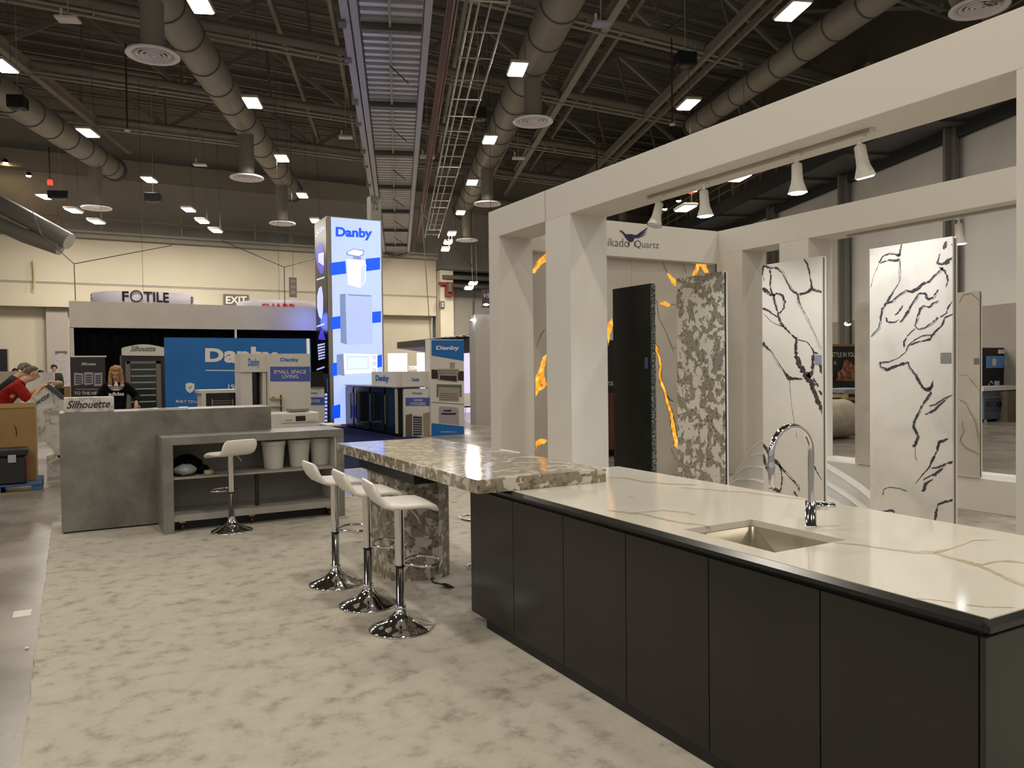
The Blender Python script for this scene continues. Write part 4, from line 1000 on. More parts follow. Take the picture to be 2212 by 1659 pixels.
# marble sign box
MARBLE = noise_mat('marble_sign', [(.36, '9a958c'), (.46, 'c2bdb2'), (.6, 'cfcabf')], 5, 5, .35, dist=1.4)
t = thing('marble_sign', 'marbled box sign with black script lettering on the tall grey counter', 'sign', (.25, 9.7, 1.296))
a, b = PY(138, 888, 9.62), PY(246, 857, 9.62); mb = MB(); mb.box(a.x, b.x, 9.62, 9.86, 1.296, b.z, bev=.003); mb.build('sign_box', MARBLE, t)
mb = MB(); word_y(mb, 'Silhouette', 144, 866, 238, 883, 9.62, shear=.35, bold=.012, slope=-3); mb.build('lettering', INK, t)
# ------------------------------------------------------------------ appliance booth behind the counters
def pbox(mb, x0, y0, x1, y1, Y, d, mi=0, z0=None, bev=0.):
    """upright box: survey corners of its front face on the plane Y, depth d"""
    a, b, c = PY(x0, y1, Y), PY(x1, (y0+y1)/2, Y), PY(x0, y0, Y)
    return mb.box(a.x, b.x, Y, Y+d, a.z if z0 is None else z0, c.z, mi, bev=bev)
def quad_y(mb, pts, Y, mi, dy=-.004):
    return mb.poly([PY(x, y, Y)+Vector((0, dy, 0)) for x, y in pts], mi)
def panel_y(name, label, cat, x0, y0, x1, y1, Y, d, m, z0=None, part='panel', group=None):
    a = PY(x0, y0, Y); t = thing(name, label, cat, (a.x, Y, z0 or 0), group=group)
    mb = MB(); pbox(mb, x0, y0, x1, y1, Y, d, 0, z0); mb.build(part, m, t); return t
YB = 24.4
FAB = noise_mat('canopy_fabric', [(.3, 'c6bdb0'), (.7, 'd0c7b9')], 1, 2, .7)
t = panel_y('booth_canopy', 'wide white fascia wall over the black drape of the appliance booth', 'fascia', 150, 650, 686, 707, YB, .5, FAB, None, 'fascia')
mb = MB(); pbox(mb, 150, 708, 159, 760, YB, .4, 0, .0); mb.build('post', FAB, t)
mb = MB()
a, b = PY(159, 708, YB+.15), PY(700, 708, YB+.15)
for r in range(1):
    R0, R1 = [], []; n = 180
    for i in range(n+1):
        x = a.x+(b.x-a.x)*i/n; yy = YB+.2+.05*math.sin(i*.9)+.03*math.sin(i*.37)
        R0.append(Vector((x, yy, .02))); R1.append(Vector((x, yy, a.z+.02)))
    mb.loft([R0, R1], 0, True, False, closed=False)
tag(mb.build('black_drape', DRAPE), 'wide black drape hanging under the white fascia', 'drape')
# big blue backdrop
YD = 22.6
t = panel_y('blue_backdrop', 'large blue wall with big white brand lettering behind the grey counter', 'backdrop', 358, 729, 672, 880, YD, .12, noise_mat('backdrop_blue', [(.3, '0d5c9e'), (.7, '1168ae')], .8, 2, .6), .02)
mb = MB()
word_y(mb, 'D', 443, 752, 483, 782, YD, bold=.045); word_y(mb, 'anby', 484, 747, 600, 794, YD, slope=2, bold=.045)
quad_y(mb, [(444, 799), (598, 800), (598, 802), (444, 801)], YD, 0)
word_y(mb, '1947', 493, 830, 524, 841, YD, bold=.01)
word_y(mb, 'BUILT TO LAST', 380, 864, 440, 869.5, YD, slope=1, bold=.015)
quad_y(mb, [(401, 829), (410, 826.5), (420, 829), (420, 840), (417, 845), (410, 849.5), (404, 845), (401, 840)], YD, 0)
quad_y(mb, [(407, 837), (409.5, 840), (415, 834), (413.8, 833.5), (409.5, 837.8), (408, 836)], YD, 1, -.008)
mb.build('lettering', [LETTERW, LOGOBLUE], t)
mb = MB(); word_y(mb, 'INNOVATIVE DESIGN', 373, 857, 444, 862, YD); mb.build('lettering', mat('faint_blue', '3f86c0', .5), t)
mb = MB(); mb.tube([PY(665, 733, YD-1), PY(667, 800, YD-1.5), PY(673, 850, YD-2), PY(676, 892, YD-2.2), PY(676, 960, YD-2.2).xy.to_3d()], .045, 8)
tag(mb.build('curved_pole', PLASTIC), 'thin curved white pole at the right end of the blue backdrop', 'pole')
mb = MB(); q_ = PY(509, 712, YD+.3); mb.tube([q_, (q_.x, q_.y, .012)], .03, 8); tag(mb.build('drape_pole', PLASTIC), 'short white drape pole above the blue backdrop', 'pole')
# roll-up poster
YP = 16.6
t = panel_y('rollup_banner', 'black roll-up poster with three pictured coolers, left of the woman', 'banner', 154, 771, 228, 885, YP, .02, mat('poster_black', '231f22', .5), .05)
mb = MB(); pbox(mb, 153.5, 768.5, 230, 771.5, YP-.01, .04); mb.build('top_rail', LETTERW, t)
mb = MB(); pbox(mb, 150, 900, 230, 915, YP-.05, .15, 0, .0); mb.build('foot', STEEL, t)
mb = MB(); word_y(mb, 'Silhouette', 176, 783, 207, 789, YP, shear=.35, bold=.01); word_y(mb, 'TO THE NEXT', 160, 846, 222, 852.5, YP, bold=.005); word_y(mb, 'TAKE YOUR PREFERENCE', 164, 840, 211, 842, YP); mb.build('lettering', LETTERW, t)
mb = MB()
for x0, y0, x1, sk in ((160, 805, 180, 1.5), (182, 804, 201, 0), (203, 806, 221, -1.5)):
    quad_y(mb, [(x0, y0), (x1, y0+sk), (x1, y0+26-sk), (x0, y0+28)], YP, 0)
    for k in range(4): quad_y(mb, [(x0+3, y0+5+k*5), (x1-3, y0+5+k*5+sk*.6), (x1-3, y0+8+k*5+sk*.6), (x0+3, y0+8+k*5)], YP, 1, -.007)
mb.build('picture', [mat('pic_grey', '9a949c', .5), mat('pic_dark', '3b353c', .5)], t)
# tall display cooler with arched header
YC = 17.2
t = thing('display_cooler', 'tall dark glass-door cooler with arched white header sign behind the woman', 'cooler', (PY(265, 800, YC).x, YC, 0))
mb = MB(); pbox(mb, 265, 767, 356, 880, YC, .7, 0, .02); mb.build('cabinet', mat('cooler_black', '151514', .4), t)
mb = MB()
for (q) in (((273, 780), (347, 786)), ((273, 880), (347, 890)), ((273, 780), (281, 890)), ((339, 780), (347, 890))):
    a, b = PY(q[0][0], q[1][1], YC-.03), PY(q[1][0], q[0][1], YC-.03); mb.box(a.x, b.x, YC-.04, YC, max(a.z, .1), b.z)
mb.build('door_frame', mat('cooler_frame', '6e675c', .5), t)
mb = MB(); a, b = PY(281, 890, YC), PY(339, 786, YC); mb.box(a.x, b.x, YC-.012, YC-.002, max(a.z, .1), b.z); mb.build('door_glass', mat('cooler_glass', '2a2f2c', .08), t)
for k in range(6):
    mb = MB(); pbox(mb, 283, 797+k*14, 337, 800+k*14, YC-.02, .006); mb.build('rack', mat('rack_grey', '8d9690', .3), t)
mb = MB(); P = [PY(265, 768, YC), PY(265, 751, YC)]
for k in range(13):
    u = k/12; P.append(PY(265+89*u, 751-7*math.sin(math.pi*u), YC))
P.append(PY(354, 769, YC)); mb.prism([p+Vector((0, -.05, 0)) for p in P], (0, .5, 0)); mb.build('header', PAPER, t)
mb = MB(); word_y(mb, 'Silhouette', 282, 747, 336, 759, YC-.05, shear=.35, bold=.01); mb.build('lettering', GREYINK, t)
# oven cabinet, open fridge, small space panel, washing machine
YO = 16.4
t = thing('oven_cabinet', 'white framed cabinet with a black oven behind the grey counter', 'cabinet', (PY(430, 850, YO).x, YO, 0))
mb = MB(); pbox(mb, 430, 843, 522, 850, YO, .6); pbox(mb, 436, 850, 445, 882, YO, .6, 0, .0); pbox(mb, 430, 850, 434, 882, YO+.5, .1, 0, .0); mb.build('frame', PAPER, t)
mb = MB(); pbox(mb, 445, 850, 522, 890, YO+.05, .5, 0, .1); mb.build('oven', BLACKGLOSS, t)
for k in range(3):
    mb = MB(); pbox(mb, 459, 866+k*5, 502, 867+k*5, YO+.03, .01); mb.build('rack', STEEL, t)
mb = MB(); pbox(mb, 457.5, 862, 459.5, 882, YO+.02, .02); pbox(mb, 502, 862, 504, 882, YO+.02, .02); mb.build('handle', STEEL, t)
YF = 15.8
t = thing('fridge_display', 'white fridge display with a boxed blue lettered sign on top', 'fridge', (PY(520, 800, YF).x, YF, 0))
mb = MB(); pbox(mb, 519.5, 764, 583, 804, YF-.05, .6); mb.build('sign_box', PAPER, t)
mb = MB(); word_y(mb, 'Danby', 536, 774, 560, 796, YF-.05, bold=.02); mb.build('lettering', LOGOBLUE, t)
mb = MB(); pbox(mb, 521, 804, 545, 880, YF, .6, 0, .0); pbox(mb, 568, 804, 575, 880, YF, .6, 0, .0); mb.build('cabinet', PAPER, t)
mb = MB(); pbox(mb, 575, 804, 583, 880, YF+.02, .6, 0, .0); mb.build('side', mat('fridge_side', '837b70', .5), t)
mb = MB(); pbox(mb, 545, 804, 568, 880, YF+.3, .3, 0, .0); mb.build('interior', BLACKGLOSS, t)
YS = 15.6
t = panel_y('info_board', 'white panel with small space living lettering on an indigo band', 'display panel', 583, 764, 671, 905, YS, .25, PAPER, .0)
mb = MB(); quad_y(mb, [(583.5, 792), (670, 792), (670, 824), (583.5, 824)], YS, 0, -.003); mb.build('colour_band', INDIGO, t)
mb = MB(); word_y(mb, 'Danby', 606, 773, 645, 783, YS, bold=.03); mb.build('lettering', LOGOBLUE, t)
mb = MB(); word_y(mb, 'SMALL SPACE', 591, 799, 661, 807, YS, bold=.01); word_y(mb, 'LIVING', 609, 809, 644, 817, YS, bold=.01); mb.build('lettering', LETTERW, t)
mb = MB(); pbox(mb, 584, 861, 611, 862.6, YS-.12, .11); pbox(mb, 586, 878, 612, 879.4, YS-.12, .11); mb.build('shelf', mat('light_wood', 'b39a72', .5), t)
mb = MB(); pbox(mb, 607, 853, 608.6, 890, YS-.05, .04); mb.build('bracket', INK, t)
mb = MB(); pbox(mb, 588, 857, 594, 861, YS-.1, .06); tag(mb.build('plant_pot', mat('terracotta', 'a9845c', .6)), 'tiny potted plant on the small wooden wall shelf', 'pot')
t = thing('washing_machine', 'white washing machine with black display behind the shelf counter', 'washing machine', (PY(608, 900, 13.9).x, 13.9, 0))
mb = MB(); pbox(mb, 587, 894, 690, 930, 14.0, .62, 0, .02, bev=.01); mb.build('body', PLASTIC, t)
mb = MB(); pbox(mb, 609, 895, 689, 914, 13.97, .03, 0, bev=.004); mb.build('control_panel', PLASTIC, t)
mb = MB(); pbox(mb, 639, 899, 660, 910, 13.964, .01); mb.build('display', BLACKGLOSS, t)
mb = MB(); c = PY(672, 904.5, 13.96); mb.tube([c, c+Vector((0, -.03, 0))], .03, 20); mb.build('knob', PLASTIC, t)
mb = MB(); pbox(mb, 616, 907, 632, 909, 13.96, .008); mb.build('drawer_grip', mat('grip_grey', '9d978d'), t)
mb = MB(); pbox(mb, 627, 884, 668, 890, 14.15, .3); mb.build('back_splash', mat('taupe_box', '7f7468', .6), t)
# ranges sign stack
YR = 19.5
t = panel_y('info_board', 'white panel ending in GES on an indigo band, left of the tall tower', 'display panel', 669, 839, 701, 916, YR, .5, PAPER, .0)
mb = MB(); quad_y(mb, [(669, 858), (700.5, 858), (700.5, 875), (669, 875)], YR, 0, -.003); mb.build('colour_band', INDIGO, t)
mb = MB(); word_y(mb, 'Danby', 667, 847, 686, 852, YR, bold=.03); mb.build('lettering', LOGOBLUE, t)
mb = MB(); word_y(mb, 'FRIDGES', 651+10, 863, 691, 869, YR, bold=.01); mb.build('lettering', LETTERW, t)
t = panel_y('microwave_oven', 'black microwave-like box standing on the GES panel beside the tower', 'microwave', 673, 803, 699, 838, YR-.02, .45, BLACKGLOSS, None, 'body')
mb = MB(); quad_y(mb, [(674, 836), (699, 836), (699, 839), (674, 839)], YR-.02, 0, -.01); mb.build('trim_strip', STEEL, t)
t = thing('slim_cooler', 'slim cooler with lit blue-white shelves just left of the tower face', 'cooler', (PY(701, 850, 20.6).x, 20.6, 0))
mb = MB(); pbox(mb, 699, 808, 713, 915, 20.6, .5, 0, .0); mb.build('cabinet', mat('navy_dark', '16223f', .3), t)
mb = MB()
for k in range(8): pbox(mb, 702, 850+k*8, 707, 855+k*8, 20.57, .02)
mb.build('rack', mat('rack_lit', 'b9cdf2', .4, emit='9db8ff', es=.5), t)
mb = MB(); pbox(mb, 706, 819, 708, 846, 20.55, .03); mb.build('handle', STEEL, t)
t = thing('side_table', 'small low table corner with white top, right of the washing machine', 'table', (PY(715, 915, 16).x, 16, 0))
mb = MB(); a, b = PY(690, 912, 16.2), PY(737, 917, 15.6); mb.box(a.x, b.x, 15.6, 16.3, b.z-.03, b.z); mb.build('tabletop', PAPER, t)
mb = MB(); mb.box(b.x-.35, b.x-.04, 15.7, 16.2, 0, b.z-.03); mb.box(a.x, b.x-.4, 15.65, 16.2, 0, b.z-.05); mb.build('base', mat('khaki', '6b6040', .6), t)

# ------------------------------------------------------------------ lightbox tower
YT = 22.9
LB = mat('lightbox_face', '9fb0e8', .5, emit='a6b8fa', es=.78)
LBB = mat('lightbox_blue', '0a4cf0', .5, emit='0850ff', es=.7)
PG1 = mat('print_pale', 'b0bde8', .5, emit='b9c9f6', es=.7); PG2 = mat('print_grey', '7f93bc', .5, emit='7d93c8', es=.4)
PG3 = mat('print_line', '8a90b8', .5, emit='7f88c0', es=.5); PGW = mat('print_white', 'e6f0ff', .5, emit='e2efff', es=.95)
t = thing('lightbox_tower', 'tall glowing blue-white lightbox tower with pictured appliances', 'lightbox sign', (PY(705, 900, YT).x, YT, 0))
aT, bT = PY(706, 466, YT), PY(825, 481, YT)
x0, x1, zT = aT.x, bT.x, aT.z
dp = PX(680, 500, x0).y-YT
mb = MB(); mb.box(x0, x1, YT, YT+dp, 0, zT); mb.build('frame', mat('tower_frame', '8d8273', .5), t)
mb = MB(); mb.box(x0+.12, x1-.05, YT-.012, YT-.001, .1, zT-.03); mb.build('light_face', LB, t)
mb = MB()
for P in ([(713.5, 568), (746, 564), (748, 591), (715, 595)], [(790, 559), (821, 556), (821, 582), (790, 586)], [(714, 686), (738, 682), (738, 709), (715, 712)], [(804, 674), (823, 672), (823, 696), (804, 698)],
          [(716, 785), (728, 783), (729, 811), (717, 813)], [(815, 768), (825, 766), (825, 792), (815, 794)], [(718, 877), (735, 873), (735, 902), (718, 905)]):
    mb = MB(); quad_y(mb, P, YT-.012, 0); mb.build('blue_band', LBB, t)
mb = MB(); word_y(mb, 'Danby', 725, 490, 804, 517, YT-.012, bold=.042, slope=3); mb.build('lettering', LBB, t)
mb = MB()
quad_y(mb, [(749, 560), (787, 563), (791, 572), (789, 608), (778, 622), (752, 614)], YT-.014, 0)
quad_y(mb, [(780, 576), (790, 570), (788, 607), (778, 622)], YT-.014, 1, -.008)
quad_y(mb, [(748, 545), (763, 537), (787, 541), (785, 551), (776, 556), (749, 551)], YT-.014, 2); quad_y(mb, [(751, 545), (764, 539), (784, 543), (783, 549), (775, 553), (752, 549)], YT-.014, 0, -.008)
quad_y(mb, [(762, 554), (780, 556), (779, 561), (763, 559)], YT-.014, 2, -.01)
quad_y(mb, [(734, 636), (746, 634), (749, 744), (736, 740)], YT-.014, 3); quad_y(mb, [(746, 634), (803, 638), (805, 743), (749, 744)], YT-.014, 4)
quad_y(mb, [(750, 635.5), (803, 638), (801, 640.5), (754, 638)], YT-.014, 3, -.01)
quad_y(mb, [(727, 766), (744, 764), (744, 812), (728, 809)], YT-.014, 3); quad_y(mb, [(742, 764), (815, 766), (815, 804), (744, 808)], YT-.014, 0, -.006); quad_y(mb, [(748, 768), (797, 769), (797, 798), (748, 799)], YT-.014, 1, -.010)
quad_y(mb, [(751, 772), (793, 773), (793, 795), (751, 796)], YT-.014, 5, -.013)
for k in range(3):
    c = PY(809, 772+k*13.5, YT-.034); r = .055
    mb.poly([c+Vector((r*math.cos(a), 0, r*math.sin(a))) for a in [2*math.pi*j/14 for j in range(14)]], 3)
    mb.poly([c+Vector((r*.6*math.cos(a), -.004, r*.6*math.sin(a))) for a in [2*math.pi*j/14 for j in range(14)]], 0)
mb.build('pictures', [PGW, PG1, PG3, PG2, mat('print_fridge', 'a9b6dd', .5, emit='a3b5ea', es=.62), mat('print_glass', 'cfe4ff', .5, emit='bfe0ff', es=.75)], t)
# dark side face with its own pictures (plane X = x0)
mb = MB(); mb.box(x0-.012, x0-.001, YT+.06, YT+dp-.02, .1, zT-.06); mb.build('dark_face', mat('dark_print', '121018', .3), t)
qx = lambda pts, mi, dx=-.016: mb.poly([PX(x, y, x0)+Vector((dx, 0, 0)) for x, y in pts], mi)
mb = MB()
qx([(684, 540), (690, 526), (697, 524), (700, 545), (702, 570), (700, 590), (694, 592), (688, 580), (684, 562)], 1)
qx([(689, 548), (701, 545), (701, 574), (697, 572), (689, 566)], 0, -.02)
qx([(686, 640), (690, 622), (696, 618), (699, 640), (699, 672), (696, 690), (690, 684), (686, 664)], 0)
for k in range(6): qx([(687+k*.4, 744+k*6), (703, 741+k*6), (703, 744+k*6), (687+k*.4, 748+k*6)], 0)
qx([(689, 728), (694, 713), (699, 714), (703, 730), (703, 735), (689, 733)], 1)
for y in (598, 699, 792): qx([(685, y+5), (702, y-1), (702, y+2.5), (685, y+8)], 0)
lettering(mb, 'Silh', PX(683, 512, x0)+Vector((-.016, 0, 0)), PX(702, 498, x0)+Vector((-.016, 0, 0)), PX(683, 500, x0)+Vector((-.016, 0, 0)), 0, bold=.02, shear=.3)
mb.build('pictures', [mat('dark_pic_white', 'b9bfd8', .4, emit='aab4e0', es=.6), mat('dark_pic_violet', '4a3fa0', .4, emit='4636c0', es=.5)], t)

# ------------------------------------------------------------------ wine coolers
XW = 7.15
zc = PX(860, 838, XW).z
for i, (a, b, lab, colr) in enumerate(((748, 766, 'dark red wine cooler at the far end of the row', '4a0f10'), (767, 801, 'wine cooler with dark glass door next to the red one', '15161a'), (803, 833, 'third wine cooler with long steel handle', '121316'), (835, 861, 'nearest wine cooler with pale door frame edge', '121316'))):
    ya, yb = PX(b, 900, XW).y, PX(a, 900, XW).y
    t = thing('wine_cooler', lab, 'wine cooler', (XW, ya, 0), group='wine coolers in a row')
    mb = MB(); mb.box(XW, XW+.6, ya+.03, yb-.03, .06, zc); mb.build('cabinet', mat('cool_'+colr, colr, .3), t)
    mb = MB(); mb.box(XW-.03, XW-.001, ya+.05, yb-.05, .1, zc-.04); mb.build('door', mat('door_'+colr, colr, .25), t)
    mb = MB(); mb.box(XW-.035, XW-.031, ya+.16, yb-.16, .2, zc-.14); mb.build('door_glass', mat('cooler_pane', '1a1f26', .06), t)
    mb = MB(); h = yb-.12 if i else yb-.1; h = ya+.1 if i == 0 else h
    mb.tube([(XW-.08, h, .3), (XW-.08, h, zc-.2)], .018, 8); mb.build('handle', STEEL, t)
    for yy in (ya+.12, yb-.12):
        mb = MB(); mb.tube([(XW+.06, yy, .012), (XW+.06, yy, .06)], .03, 8); mb.build('foot', BLACK, t)
    if i == 3:
        mb = MB(); mb.box(XW-.04, XW-.001, ya+.03, ya+.14, .1, zc-.02); mb.build('frame_edge', mat('frame_cream', 'b0a894', .5), t)
mb = MB(); y0_ = PX(905, 838, XW).y; mb.box(XW-.05, XW+.7, PX(862, 838, XW).y, PX(748, 833, XW).y, zc+.002, zc+.03)
tag(mb.build('cooler_worktop', mat('thin_grey_top', '8f8d92', .4)), 'thin grey top board lying across the row of wine coolers', 'worktop')
t = thing('sign_box', 'white box sign with blue lettering above the middle of the wine coolers', 'sign', (XW, 21, zc+.03))
ya, yb = PX(854, 820, XW).y, PX(803, 820, XW).y; mb = MB(); mb.box(XW, XW+.3, ya, yb, zc+.03, PX(830, 803, XW).z); mb.build('box', PAPER, t)
mb = MB(); lettering(mb, 'Danby', PX(812, 826, XW)+Vector((-.01, 0, 0)), PX(840, 827, XW)+Vector((-.01, 0, 0)), PX(812, 810, XW)+Vector((-.01, 0, 0)), 0, bold=.03); mb.build('lettering', LOGOBLUE, t)
YW1 = 18.55
t = panel_y('info_board', 'white panel with wine coolers lettering and a pictured cooler', 'display panel', 873, 840, 929, 946, YW1, .1, PAPER, .012)
mb = MB(); quad_y(mb, [(876, 859), (928, 859), (928, 877), (876, 877)], YW1, 0, -.003); mb.build('colour_band', INDIGO, t)
mb = MB(); word_y(mb, 'Danby', 891, 847, 913, 853, YW1, bold=.03); mb.build('lettering', LOGOBLUE, t)
mb = MB(); word_y(mb, 'WINE', 893, 862, 912, 867, YW1, bold=.01); word_y(mb, 'COOLERS', 886, 869, 919, 875, YW1, bold=.01); mb.build('lettering', LETTERW, t)
mb = MB(); quad_y(mb, [(876, 897), (890, 893), (890, 944), (876, 944)], YW1, 1, -.003); quad_y(mb, [(914, 893), (928, 890), (928, 940), (914, 944)], YW1, 2, -.003); quad_y(mb, [(890, 896), (914, 898), (915, 943), (890, 944)], YW1, 3, -.004)
quad_y(mb, [(892.5, 899), (911, 900.5), (911, 940), (892.5, 941)], YW1, 4, -.006)
for k in range(7): quad_y(mb, [(893, 904+k*5), (910, 904.6+k*5), (910, 906+k*5), (893, 905.6+k*5)], YW1, 3, -.008)
mb.build('picture', [PAPER, mat('pic_brown', '6b5a4e', .5), mat('pic_tan', '9b8873', .5), mat('pic_pale', 'b9b3aa', .5), mat('pic_night', '2c3040', .5)], t)
t = panel_y('sign_box', 'white box sign with small blue lettering above the wine coolers panel', 'sign', 873, 803, 929, 838, YW1+.1, .35, PAPER, None, 'box')
mb = MB(); word_y(mb, 'Danby', 890, 816, 906, 826, YW1+.1, bold=.03); mb.build('lettering', LOGOBLUE, t)
t = panel_y('tall_banner', 'tall banner with blue top and bottom and pictured range and dehumidifier', 'banner', 931.5, 733, 1002.5, 942, YW1-.05, .3, PAPER, .012)
YX = YW1-.05
mb = MB(); quad_y(mb, [(932, 735), (1002, 735), (1002, 780), (932, 768)], YX, 0, -.003); mb.build('colour_band', BLUE, t)
mb = MB(); quad_y(mb, [(932, 914), (1002, 921), (1002, 941), (932, 943)], YX, 0, -.003); mb.build('colour_band', BLUE, t)
mb = MB(); word_y(mb, 'Danby', 942, 747, 992, 758, YX, bold=.04); word_y(mb, 'www.danby.com', 952, 931, 986, 935, YX); mb.build('lettering', LETTERW, t)
mb = MB()
quad_y(mb, [(932, 798), (1002, 802), (1002, 823), (932, 818)], YX, 1, -.003)
quad_y(mb, [(945, 797), (991, 797), (991, 806), (945, 806)], YX, 2, -.006); quad_y(mb, [(946, 807), (989, 807), (989, 826), (946, 822)], YX, 2, -.006); quad_y(mb, [(950, 811), (986, 812), (986, 824), (950, 820)], YX, 1, -.009)
quad_y(mb, [(971, 783), (983, 783), (982, 796), (972, 796)], YX, 2, -.006)
for k in range(6): quad_y(mb, [(948+k*7, 799.5), (951+k*7, 799.5), (951+k*7, 803), (948+k*7, 803)], YX, 3, -.009)
quad_y(mb, [(943, 830), (997, 831), (997, 858), (993, 858), (993, 838), (947, 838), (947, 858), (943, 858)], YX, 4, -.005)
quad_y(mb, [(948, 836), (993, 838), (991, 868), (948, 866)], YX, 2, -.006)
for k in range(4): quad_y(mb, [(950, 849+k*4.2), (989, 850.5+k*4.2), (989, 852+k*4.2), (950, 850.6+k*4.2)], YX, 3, -.009)
quad_y(mb, [(932, 868), (1002, 873), (1002, 874.5), (932, 869.5)], YX, 3, -.006)
quad_y(mb, [(950, 878), (986, 880), (990, 884), (992, 918), (948, 914), (948, 882)], YX, 5, -.006); quad_y(mb, [(952, 892), (986, 892), (984, 896), (954, 896)], YX, 1, -.009); quad_y(mb, [(958, 886), (973, 885), (976, 889), (957, 889)], YX, 1, -.009)
mb.build('picture', [PAPER, mat('pic_black', '2b2826', .5), mat('pic_steel', '9c958a', .5), mat('pic_mid', '6f6a62', .5), mat('pic_green', '5c6b45', .5), mat('pic_lilac', 'a09a9e', .5)], t)

# ------------------------------------------------------------------ far booths between the tower and the portal
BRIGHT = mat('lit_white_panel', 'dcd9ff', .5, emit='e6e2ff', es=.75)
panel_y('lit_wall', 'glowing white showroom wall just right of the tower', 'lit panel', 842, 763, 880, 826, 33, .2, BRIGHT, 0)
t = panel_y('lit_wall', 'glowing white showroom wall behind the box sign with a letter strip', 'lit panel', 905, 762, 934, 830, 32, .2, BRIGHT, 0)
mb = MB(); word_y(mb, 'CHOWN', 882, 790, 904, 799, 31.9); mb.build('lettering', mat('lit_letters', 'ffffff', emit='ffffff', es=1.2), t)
t = thing('dark_booth', 'dark booth roof with small silver lamps behind the tall blue-topped banner', 'booth', PY(970, 760, 26))
mb = MB(); P = [PY(x, y, 26) for x, y in ((923, 733), (1025, 721), (1025, 762), (923, 748))]; mb.prism(P, (0, 3, 0)); mb.build('roof', mat('booth_dark', '1d1b1d', .5), t)
mb = MB(); pbox(mb, 923, 745, 929, 800, 26.1, .2, 0, 0); pbox(mb, 1003, 735, 1024, 762, 26.2, .1); mb.build('post', mat('booth_grey', '4b484c', .5), t)
for x, y in ((966, 730), (979, 729), (995, 728), (1010, 727)):
    mb = MB(); c = PY(x, y, 25.9); mb.lathe([(.001, .05), (.09, .04), (.13, 0), (.001, -.01)], tuple(c), 12); mb.build('lamp_head', STEEL, t)
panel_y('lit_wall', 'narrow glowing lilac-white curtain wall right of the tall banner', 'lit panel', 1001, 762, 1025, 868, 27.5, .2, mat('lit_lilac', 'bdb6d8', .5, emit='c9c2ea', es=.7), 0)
panel_y('grey_partition', 'tall pale grey panel left of the white portal', 'wall panel', 1029, 679, 1060, 922, 21.5, .4, mat('pale_panel', '9f9890', .6), 0)
t = thing('white_chair', 'small white wire chair on the pale floor left of the white portal', 'chair', PZ(1013, 908, 0)+Vector((0, 0, .002)))
mb = MB(); mb.box(-.25, .25, -.25, .25, .44, .48, bev=.01); mb.build('seat', mat('chair_dark', '23252a', .5), t, True)
mb = MB(); mb.box(-.25, .25, .22, .26, .5, .9, bev=.01); mb.build('backrest', PLASTIC, t, True)
for sx in (-1, 1):
    for sy in (-1, 1):
        mb = MB(); mb.tube([(sx*.22, sy*.22, .44), (sx*.27, sy*.27, 0)], .015, 6); mb.build('leg', PLASTIC, t, True)

# ------------------------------------------------------------------ hanging and wall signs
def ring_sign(label, x0, x1, ytop, ybot, Y, words_, m):
    a, b = PY(x0, ytop, Y), PY(x1, ytop, Y); cx, R = (a.x+b.x)/2, (b.x-a.x)/2
    zt_, zb2 = a.z, PY(x0, ybot, Y).z
    t = thing('hanging_ring_sign', label, 'hanging sign', (cx, Y, zb2))
    mb = MB(); mb.lathe([(R, 0), (R, zt_-zb2), (R-.05, zt_-zb2), (R-.05, 0), (R, 0)], (cx, Y, zb2), 64); mb.build('ring', m, t)
    mb = MB(); mb.tube([(cx, Y, zt_), (cx, Y, 13.3)], .006, 4); mb.tube([(cx-R+.03, Y, zt_), (cx+R-.03, Y, zt_)], .02, 5); mb.build('cable', DARKMETAL, t)
    for body, a0, a1, f0, f1, mm, bold in words_:
        mb = MB(); V, Fs = text_mesh(body, bold)
        mb.add([(cx+(R+.02)*math.sin(a0+(a1-a0)*u), Y-(R+.02)*math.cos(a0+(a1-a0)*u), zb2+(zt_-zb2)*(f0+(f1-f0)*v)) for u, v in V], Fs); mb.build('lettering', mm, t)
    return t, cx, R, zb2, zt_
t, cx, R, z0_, z1_ = ring_sign('white round hanging sign with black lettering above the fascia at left', 196, 416, 634, 664, 34, [('F', -.47, -.34, .28, .95, INK, .02), ('TILE', -.07, .43, .24, .95, INK, .02), ('FO', 1.15, 1.5, .2, .9, INK, .02), ('E', -1.5, -1.38, .3, .9, INK, .02)], mat('sign_lilac', 'bfb8c4', .5))
mb = MB(); P = []
for k in range(33):
    a = 2*math.pi*k/32; u = -.2+.105*math.cos(a); P.append((cx+(R+.03)*math.sin(u), 34-(R+.03)*math.cos(u), z0_+(z1_-z0_)*(.62+.38*math.sin(a))))
mb.tube(P, .022, 6, cap=False); mb.build('ring_letter', INK, t)
ring_sign('white curved hanging sign with red lettering above the fascia', 512, 690, 653, 672, 31, [('SHARP', -.62, .12, -.15, .62, mat('sharp_red', 'c8342c', .5), .03)], mat('sign_lilac', 'bfb8c4', .5))
t = panel_y('exit_sign', 'grey EXIT sign with white letters on the cream back wall', 'sign', 483, 635, 537, 662, YW-.85, .06, mat('exit_grey', '5d564e', .5), None)
mb = MB(); word_y(mb, 'EXIT', 488, 640, 533, 656, YW-.86, bold=.02); mb.build('lettering', LETTERW, t)
t = panel_y('aisle_banner', 'small brown hanging banner left of the tower', 'banner', 625, 599, 641, 642, 36, .03, mat('banner_brown', '7d6c68', .6), None)
mb = MB()
for k in range(3): quad_y(mb, [(628, 604+k*12), (638, 604+k*12), (638, 611+k*12), (628, 611+k*12)], 36, 0)
mb.build('lettering', mat('banner_text', '958680', .6), t)
mb = MB(); q_ = PY(633, 599, 36); mb.tube([q_, (q_.x, q_.y, 13.3)], .008, 4); mb.build('cord', DARKMETAL, t)
